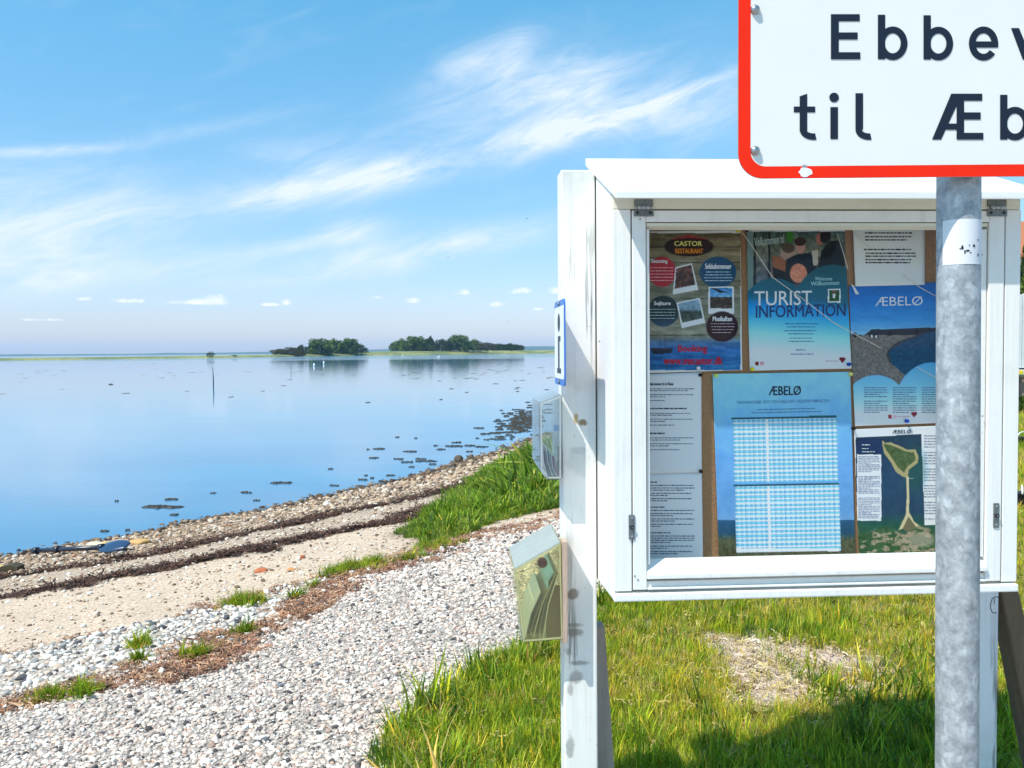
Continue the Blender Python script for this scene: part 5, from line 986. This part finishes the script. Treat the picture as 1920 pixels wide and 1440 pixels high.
# ------------------------------------------------------------------ the red-bordered sign on its pole
YS = 1.262; M_zinc = None
def zinc():
    m = bpy.data.materials.new('hot_dip_zinc'); m.use_nodes = True; t = NT(m.node_tree); p = t.n['Principled BSDF']; tc = t.new('ShaderNodeTexCoord').outputs['Object']
    v = t.mapv(tc, scale=(1,1,.55)); sc = t.new('ShaderNodeSeparateColor'); dv = t.mix(.0, (0,0,0), (0,0,0))
    wv = t.new('ShaderNodeVectorMath', operation='ADD'); t.l.new(v, wv.inputs[0]); nz_ = t.new('ShaderNodeTexNoise'); nz_.inputs['Scale'].default_value = 40; t.l.new(tc, nz_.inputs['Vector'])
    ms = t.new('ShaderNodeVectorMath', operation='SCALE'); ms.inputs['Scale'].default_value = .012; t.l.new(nz_.outputs['Color'], ms.inputs[0]); t.l.new(ms.outputs[0], wv.inputs[1])
    t.l.new(t.vor(wv.outputs[0], 135, 'Color'), sc.inputs[0]); n1 = t.noise(tc, 48, 6, .75)
    f = t.m('ADD', t.m('MULTIPLY', t.ramp(sc.outputs[0], .78, .95), .24), t.m('MULTIPLY', t.ramp(n1, .25, .8), .75))
    c = t.mix(f, (.23,.25,.27), (.72,.735,.75)); strk = t.noise(t.mapv(tc, scale=(60,60,2)), 1, 3); c = t.mix(t.m('MULTIPLY', t.ramp(strk, .55, .75), .3), c, (.25,.26,.28))
    dr = t.ramp(t.noise(tc, 9, 5, .7), .68, .74); c = t.mix(t.m('MULTIPLY', dr, .5), c, (.24,.21,.18))
    t.put(p.inputs['Base Color'], c); p.inputs['Metallic'].default_value = .35; t.put(p.inputs['Roughness'], t.m('ADD', .42, t.m('MULTIPLY', sc.outputs[1], .2))); t.l.new(t.bump(f, .25, .002), p.inputs['Normal']); return m
ZINC = zinc()
SG = empty('road_sign', (atY(1797,1400,1.312).x, 1.312, float(ground_z(.66,1.31))), 0, 'white road sign with red border bolted to a galvanised steel pole', 'road sign')
SB = SG.location
def rel(v): return Vector(v)-SB
pt_ = atY(1798, 200, 1.312); pt2 = atY(1794, 1440, 1.312); dv = (pt_-pt2).normalized(); gz_ = float(ground_z(.66,1.31)); ps = pt2+dv*((gz_-.25-pt2.z)/dv.z); pe = pt2+dv*((atY(1797,-62,1.312).z-pt2.z)/dv.z)
PR = .0302
tube('pole', [rel(ps+(pe-ps)*k/6) for k in range(7)], PR, ZINC, SG, 64)
tube('pole_cap', [rel(pe), rel(pe+dv*.012)], [PR+.002, PR+.001], M_black, SG, 32)
def s2(px, py, dy=0): v = atY(px, py, YS); return (v.x-SB.x, v.z-SB.z)
def rr(x0, x1, z0, z1, r, seg=10):
    pts = []
    for cx, cz, a0 in ((x1-r, z1-r, 0), (x0+r, z1-r, 90), (x0+r, z0+r, 180), (x1-r, z0+r, 270)):
        for k in range(seg+1): th = math.radians(a0+k*90/seg); pts.append((cx+r*math.cos(th), cz+r*math.sin(th)))
    return pts
x0, zb = s2(1384, 335); zt = s2(1384, -52)[1]; x1 = 2*s2(1797, 200)[0]-x0; bw = 22/F*YS; yF = YS-SB.y
M_al = mat('sign_back', (.5,.52,.54), .45, .6); M_red = mat('sign_red', (.92,.022,.002), .45, spec=.2, var=.10, vscale=12, bump=.02); M_wf = mat('sign_white_film', (.80,.78,.73), .38, var=.035, vscale=8, bump=.01)
prism('plate', rr(x0, x1, zb, zt, .036), 1, yF, yF+.003, M_al, SG)
o_ = rr(x0, x1, zb, zt, .036); i_ = rr(x0+bw*1.03, x1-bw*1.03, zb+bw, zt-bw, .022); n = len(o_)
bm = bmesh.new(); A = [bm.verts.new((x, yF-.0006, z)) for x, z in o_]; B = [bm.verts.new((x, yF-.0006, z)) for x, z in i_]
for k in range(n): bm.faces.new((A[k], A[(k+1) % n], B[(k+1) % n], B[k]))
link('border', bm_mesh('border', bm), M_red, SG)
bm = bmesh.new(); bm.faces.new([bm.verts.new((x, yF-.0003, z)) for x, z in i_]); bmesh.ops.recalc_face_normals(bm, faces=bm.faces); link('face', bm_mesh('face', bm), M_wf, SG)
M_let = mat('letter_ink', (.006,.008,.022), .4)
U = 1.0
class Glyph:
    def __init__(s): s.V = []; s.F = []; s.l = 0
    def poly(s, pts):
        b = len(s.V); s.l += 1; yy = yF-.0009-.00004*s.l
        for px, py in pts: x, z = s2(px, py); s.V.append((x, yy, z))
        s.F.append(tuple(range(b, b+len(pts))))
    def rect(s, xa, xb, ya, yb): s.poly([(xa, yb), (xb, yb), (xb, ya), (xa, ya)])
    def arc(s, cx, cy, rx, ry, w, a0, a1, n=26):
        s.l += 1; b = len(s.V); yy = yF-.0009-.00004*s.l
        for k in range(n+1):
            th = math.radians(a0+(a1-a0)*k/n)
            for f in (0, w): x, z = s2(cx+(rx-f)*math.cos(th), cy-(ry-f)*math.sin(th)); s.V.append((x, yy, z))
            if k: q = b+2*k; s.F.append((q-2, q, q+1, q-1))
    def done(s):
        me = bpy.data.meshes.new('letter'); me.from_pydata(s.V, [], s.F); me.update(); bm = bmesh.new(); bm.from_mesh(me)
        for f in bm.faces:
            f.normal_update()
            if f.normal.y > 0: f.normal_flip()
        bm.to_mesh(me); bm.free(); return link('letter', me, M_let, SG)
SW = 14.2
def gE(x, yt, yb, w_=55): g = Glyph(); g.rect(x, x+SW+.5, yt, yb); g.rect(x, x+w_-1, yt, yt+SW-1); g.rect(x, x+w_-5, (yt+yb)/2-SW/2-1, (yt+yb)/2+SW/2-2); g.rect(x, x+w_, yb-SW+1, yb); g.done()
def gb(x, yt, yb): g = Glyph(); g.rect(x, x+SW-.5, yt+1, yb); g.arc(x+28, yb-30, 27.5, 31.5, SW-1.5, -360, 0, 40); g.done()
def ge(x, yb):
    g = Glyph(); cx, cy = x+28, yb-30; g.arc(cx, cy, 27.5, 32, SW-1.5, 0, 322, 40); g.rect(x+4, x+55.5, cy-4, cy+7.5); g.done()
def gv(x, yb): g = Glyph(); g.poly([(x, yb-59), (x+15, yb-59), (x+33, yb-16), (x+33, yb), (x+22, yb)]); g.poly([(x+33, yb), (x+33, yb-16), (x+50, yb-59), (x+65, yb-59), (x+43, yb)]); g.done()
def gt(x, yt, yb): g = Glyph(); g.rect(x, x+40, yt+24, yt+35); g.poly([(x+11, yb-14), (x+25, yb-14), (x+25, yt), (x+11, yt+5)]); g.arc(x+37, yb-18, 26, 19.5, SW-2, 178, 282, 14); g.done()
def gi(x, yt, yb): g = Glyph(); g.rect(x, x+SW, yt+26, yb); g.arc(x+7, yt+8, 9, 9, 8.9, 0, 360, 24); g.done()
def gl(x, yt, yb): g = Glyph(); g.rect(x, x+SW, yt, yb-18); g.arc(x+25, yb-18, 25, 19.5, SW-2, 180, 282, 14); g.done()
def gAE(x, yt, yb):
    g = Glyph(); g.poly([(x, yb), (x+17, yb), (x+50, yt+14), (x+50, yt), (x+36, yt)]); g.rect(x+46, x+60, yt, yb); g.rect(x+36, x+94, yt, yt+SW-1); g.rect(x+54, x+91, (yt+yb)/2-8, (yt+yb)/2+5.5); g.rect(x+47, x+96, yb-SW+1.5, yb); g.rect(x+22, x+50, yb-30, yb-18.5); g.done()
def gj(x, yt, yb): g = Glyph(); g.rect(x+8, x+22, yt+26, yb+10); g.arc(x+15, yt+8, 9, 9, 8.9, 0, 360, 24); g.done()
def gL(x, yt, yb, slash=0):
    g = Glyph(); g.arc(x+28, yb-30, 27.5, 32, SW-1.5, 0, 360, 40)
    if slash: g.poly([(x, yb), (x+8, yb+4), (x+56, yb-60), (x+48, yb-64)])
    g.done()
gE(1557.5, 27, 111.5); gb(1645.5, 27, 111.5); gb(1731, 28, 112); ge(1815.5, 112); gv(1895, 112); ge(1965, 112); gj(2035, 28, 112)
gt(1488, 176, 261); gi(1556.5, 175, 261); gl(1603.5, 175, 261); gAE(1747, 176, 262); gb(1874.5, 177, 262); ge(1960, 262); gl(2035, 177, 262); gL(2070, 177, 262, 1)
M_bolt = mat('bolt_steel', (.42,.43,.45), .3, .9)
for px, py in ((1415,19),(1415,283),(2179,283),(2179,19)):
    x, z = s2(px, py); b_ = tube('bolt', [(x,yF-.0008,z),(x,yF-.004,z),(x,yF-.0065,z),(x,yF-.0075,z)], [.0066,.0064,.0042,.0012], M_bolt, SG, 18)
x, z = s2(1510, 323); bm = bmesh.new(); bm.faces.new([bm.verts.new((x+.0095*math.cos(k*.45)*(1+.15*math.sin(k*3)), yF-.0011, z+.0068*math.sin(k*.45)*(1+.12*math.cos(k*5)))) for k in range(14)]); bmesh.ops.recalc_face_normals(bm, faces=bm.faces)
link('paint_chip', bm_mesh('paint_chip', bm), mat('bare_film', (.85,.85,.86), .4), SG)
x, z = s2(1508, 312); bm = bmesh.new(); bm.faces.new([bm.verts.new((x+.0035*math.cos(k*.6), yF-.0012, z+.002*math.sin(k*.6))) for k in range(10)]); link('scratch', bm_mesh('scratch', bm), mat('scratch_grey', (.3,.3,.32), .5), SG)
# clamps holding the plate on the pole (behind the plate)
for py in (60, 235):
    x, z = s2(1797, py); box('clamp', (x-.05, x+.05, yF+.0035, yF+.0165, z-.012, z+.012), M_steel, SG, .001)
# old white sticker round the pole
c0 = atY(1797, 408, 1.312); V = []; Fc = []; nn = 40; zt_ = atY(1797,410,1.28).z; zb_ = atY(1797,495,1.28).z
for k in range(nn+1):
    th = math.radians(200+ (345-200)*k/nn)
    for z in (zb_, (zb_+zt_)/2, zt_): pc = pt2+dv*((z-pt2.z)/dv.z); V.append((pc.x+(PR+.0005)*math.cos(th)-SB.x, pc.y+(PR+.0005)*math.sin(th)-SB.y, z-SB.z))
    if k: q = 3*k; Fc += [(q-3, q, q+1, q-2), (q-2, q+1, q+2, q-1)]
link('sticker', mesh_np('sticker', V, Fc, smooth=True), mat('old_sticker', (.72,.72,.75), .5, var=.12, vscale=30), SG)
rng = random.Random(4)
for (px, py, w_, h_) in ((1803,463,6,9),(1815,460,3,3),(1824,461,5,7),(1812,470,9,4),(1807,473,3,8),(1817,474,4,3),(1833,450,3,6),(1833,478,4,9),(1800,466,3,3)):
    z = atY(1797, py, 1.282).z; pc = pt2+dv*((z-pt2.z)/dv.z); ux = (atY(px, py, 1.285).x-pc.x)/PR; th = -math.acos(max(-.97, min(.97, ux))); V = []
    for k in range(9): q = k*.698; r_ = rng.uniform(.6, 1.2); t2 = th+math.cos(q)*w_/2*r_/F*1.28/PR*.9; V.append((pc.x+(PR+.0011)*math.cos(t2)-SB.x, pc.y+(PR+.0011)*math.sin(t2)-SB.y, z+math.sin(q)*h_/2*r_/F*1.28-SB.z))
    link('sticker_mark', mesh_np('mark', V, [tuple(range(9))]), M_black, SG)

# ------------------------------------------------------------------ the yard seen past the right edge of the case
def wbox(name, c, d, mt, parent=None, bev=.01):
    o = box(name, (-d[0]/2,d[0]/2,-d[1]/2,d[1]/2,0,d[2]), mt, parent, bev); o.location = c; return o
DH = 42.
hp = atY(1895, 660, DH); gz_h = .9
HS = empty('house', (hp.x+5.5, DH+4, gz_h), 0, 'low house with orange tiled roof behind the hedge at the right edge', 'house')
M_wallw = mat('render_white', (.70,.66,.60), .8, var=.08); M_tile = mat('roof_tile', (.42,.15,.06), .8, var=.3, vscale=8, bump=.4, bscale=30)
wt_ = atY(1915,478,DH).z-gz_h; rt_ = atY(1915,440,DH).z-gz_h
box('wall', (-6,6,-4,4,0,wt_), M_wallw, HS, .02); prism('roof', [(-4.5,wt_+.02),(0,rt_+1.2),(4.5,wt_+.02),(4.5,wt_-.15),(-4.5,wt_-.15)], 0, -6.4, 6.4, M_tile, HS)
for xx in (-4.2,-1.5,2): w_ = box('window', (xx,xx+1.2,-4.04,-3.98,.9,2.1), mat('window_frame', (.8,.8,.78), .5), HS, .01); box('pane', (xx+.1,xx+1.1,-4.06,-4.045,1.0,2.0), mat('dark_pane', (.03,.04,.05), .1), w_, 0)
def bush(name, c, r, h, mi, label, n=2500, size=.05, seed=1, cat='bush'):
    e = empty(name, c, 0, label, cat); rng = np.random.default_rng(seed); bl = [(rng.uniform(-.5,.5)*r, rng.uniform(-.5,.5)*r, h*rng.uniform(.3,.68), r*.6, r*.6, h*.32) for _ in range(9)]
    V, Fc, cc = leaves(bl, n, size, rng); link('foliage', mesh_np('foliage', V, Fc, cc), M_leaf[mi], e)
    for k in range(4): tube('stem', [(0,0,-.1),(rng.uniform(-.3,.3)*r,rng.uniform(-.3,.3)*r,h*.6)], [.03,.012], M_bark, e, 6)
    return e
def at_g(px, Y): z = float(ground_z(atY(px, 700, Y).x, Y)); return (atY(px, 700, Y).x, Y, z)
c = at_g(1965, 24); bush('bush', c, 1.1, atY(1915,488,24).z-c[2], 0, 'tall yellow green bush behind the white board at the right edge', 5000, .10, 61)
c = at_g(1990, 34); bush('tree', c, 2.0, atY(1915,425,34).z-c[2], 1, 'dark tree top above the house roof at the right edge', 3000, .2, 62, 'tree')
c = at_g(1945, 15); bush('bush', c, .55, atY(1915,738,15).z-c[2], 0, 'low green bush on the gravel behind the black buckets', 4000, .04, 63)
# white board fence with a yellow reflector
FB = empty('board_fence', at_g(1915, 17), 0, 'white fence panel with yellow reflector and dark post at the right edge', 'fence'); fz0 = FB.location.z
M_fw = mat('fence_white', (.72,.73,.72), .6, var=.2, vscale=4); hx = lambda px: atY(px, 700, 17).x-FB.location.x; hz = lambda py: atY(1915, py, 17).z-fz0
pw = .17
for k in range(14): box('board', (hx(1900)+k*pw, hx(1900)+k*pw+pw-.012, 0, .022, hz(690), hz(552)+.02*math.sin(k*2)), M_fw, FB, .003)
box('rail', (hx(1900), hx(1900)+2.4, -.05, -.002, hz(703), hz(693)), M_face, FB, .003); box('reflector', (hx(1907), hx(1915), -.065, -.051, hz(701.5), hz(694.5)), mat('yellow_reflector', (.85,.65,.03), .4), FB, .002)
for px in (1912, 1990, 2060): box('fence_post', (hx(px)-.025, hx(px)+.025, .03, .09, -.2, hz(600)), mat('fence_post_dark', (.06,.035,.03), .8), FB, .003)
for k in range(5): box('lower_board', (hx(1900)+k*.5, hx(1900)+k*.5+.47, .095, .12, 0, hz(706)), mat('brown_board', (.36,.24,.19), .85, var=.3), FB, .003)
def bucket(px, pyb, pyt, Y, label, seed):
    c = at_g(px, Y); e = empty('bucket', c, seed, label, 'bucket', 'black buckets on the lawn'); h = (pyb-pyt)/F*Y; r = h*.55
    tube('pail', [(0,0,.0),(0,0,h*.5),(0,0,h*.98),(0,0,h)], [r*.78,r*.9,r*1.02,r*1.05], M_black, e, 24); 
    tube('handle', [(r*math.cos(a_)*1.08, 0, h*.95+r*.9*math.sin(a_)) for a_ in [math.pi*k/10 for k in range(11)]], .006, M_white, e, 8)
bucket(1919, 826, 805, 9.9, 'black bucket with white handle, farther one at the right edge', .3); bucket(1919, 934, 905, 6.15, 'black bucket with white handle, nearer one at the right edge', 1.1)

# ------------------------------------------------------------------ the air: faint summer haze that blues the far coast
bm = bmesh.new(); bm_box(bm, -7500, 7500, -300, 7500, -8, 95); hz_o = link('haze', bm_mesh('haze', bm)); m = bpy.data.materials.new('summer_haze'); m.use_nodes = True; t = NT(m.node_tree); t.n.clear()
pv = t.new('ShaderNodeVolumePrincipled'); pv.inputs['Color'].default_value = (.55,.78,1,1); pv.inputs['Density'].default_value = 0.9e-4; pv.inputs['Anisotropy'].default_value = .2
o = t.new('ShaderNodeOutputMaterial'); t.l.new(pv.outputs[0], o.inputs['Volume']); hz_o.data.materials.append(m); tag(hz_o, 'pale summer haze over the water', None, None, 'stuff')
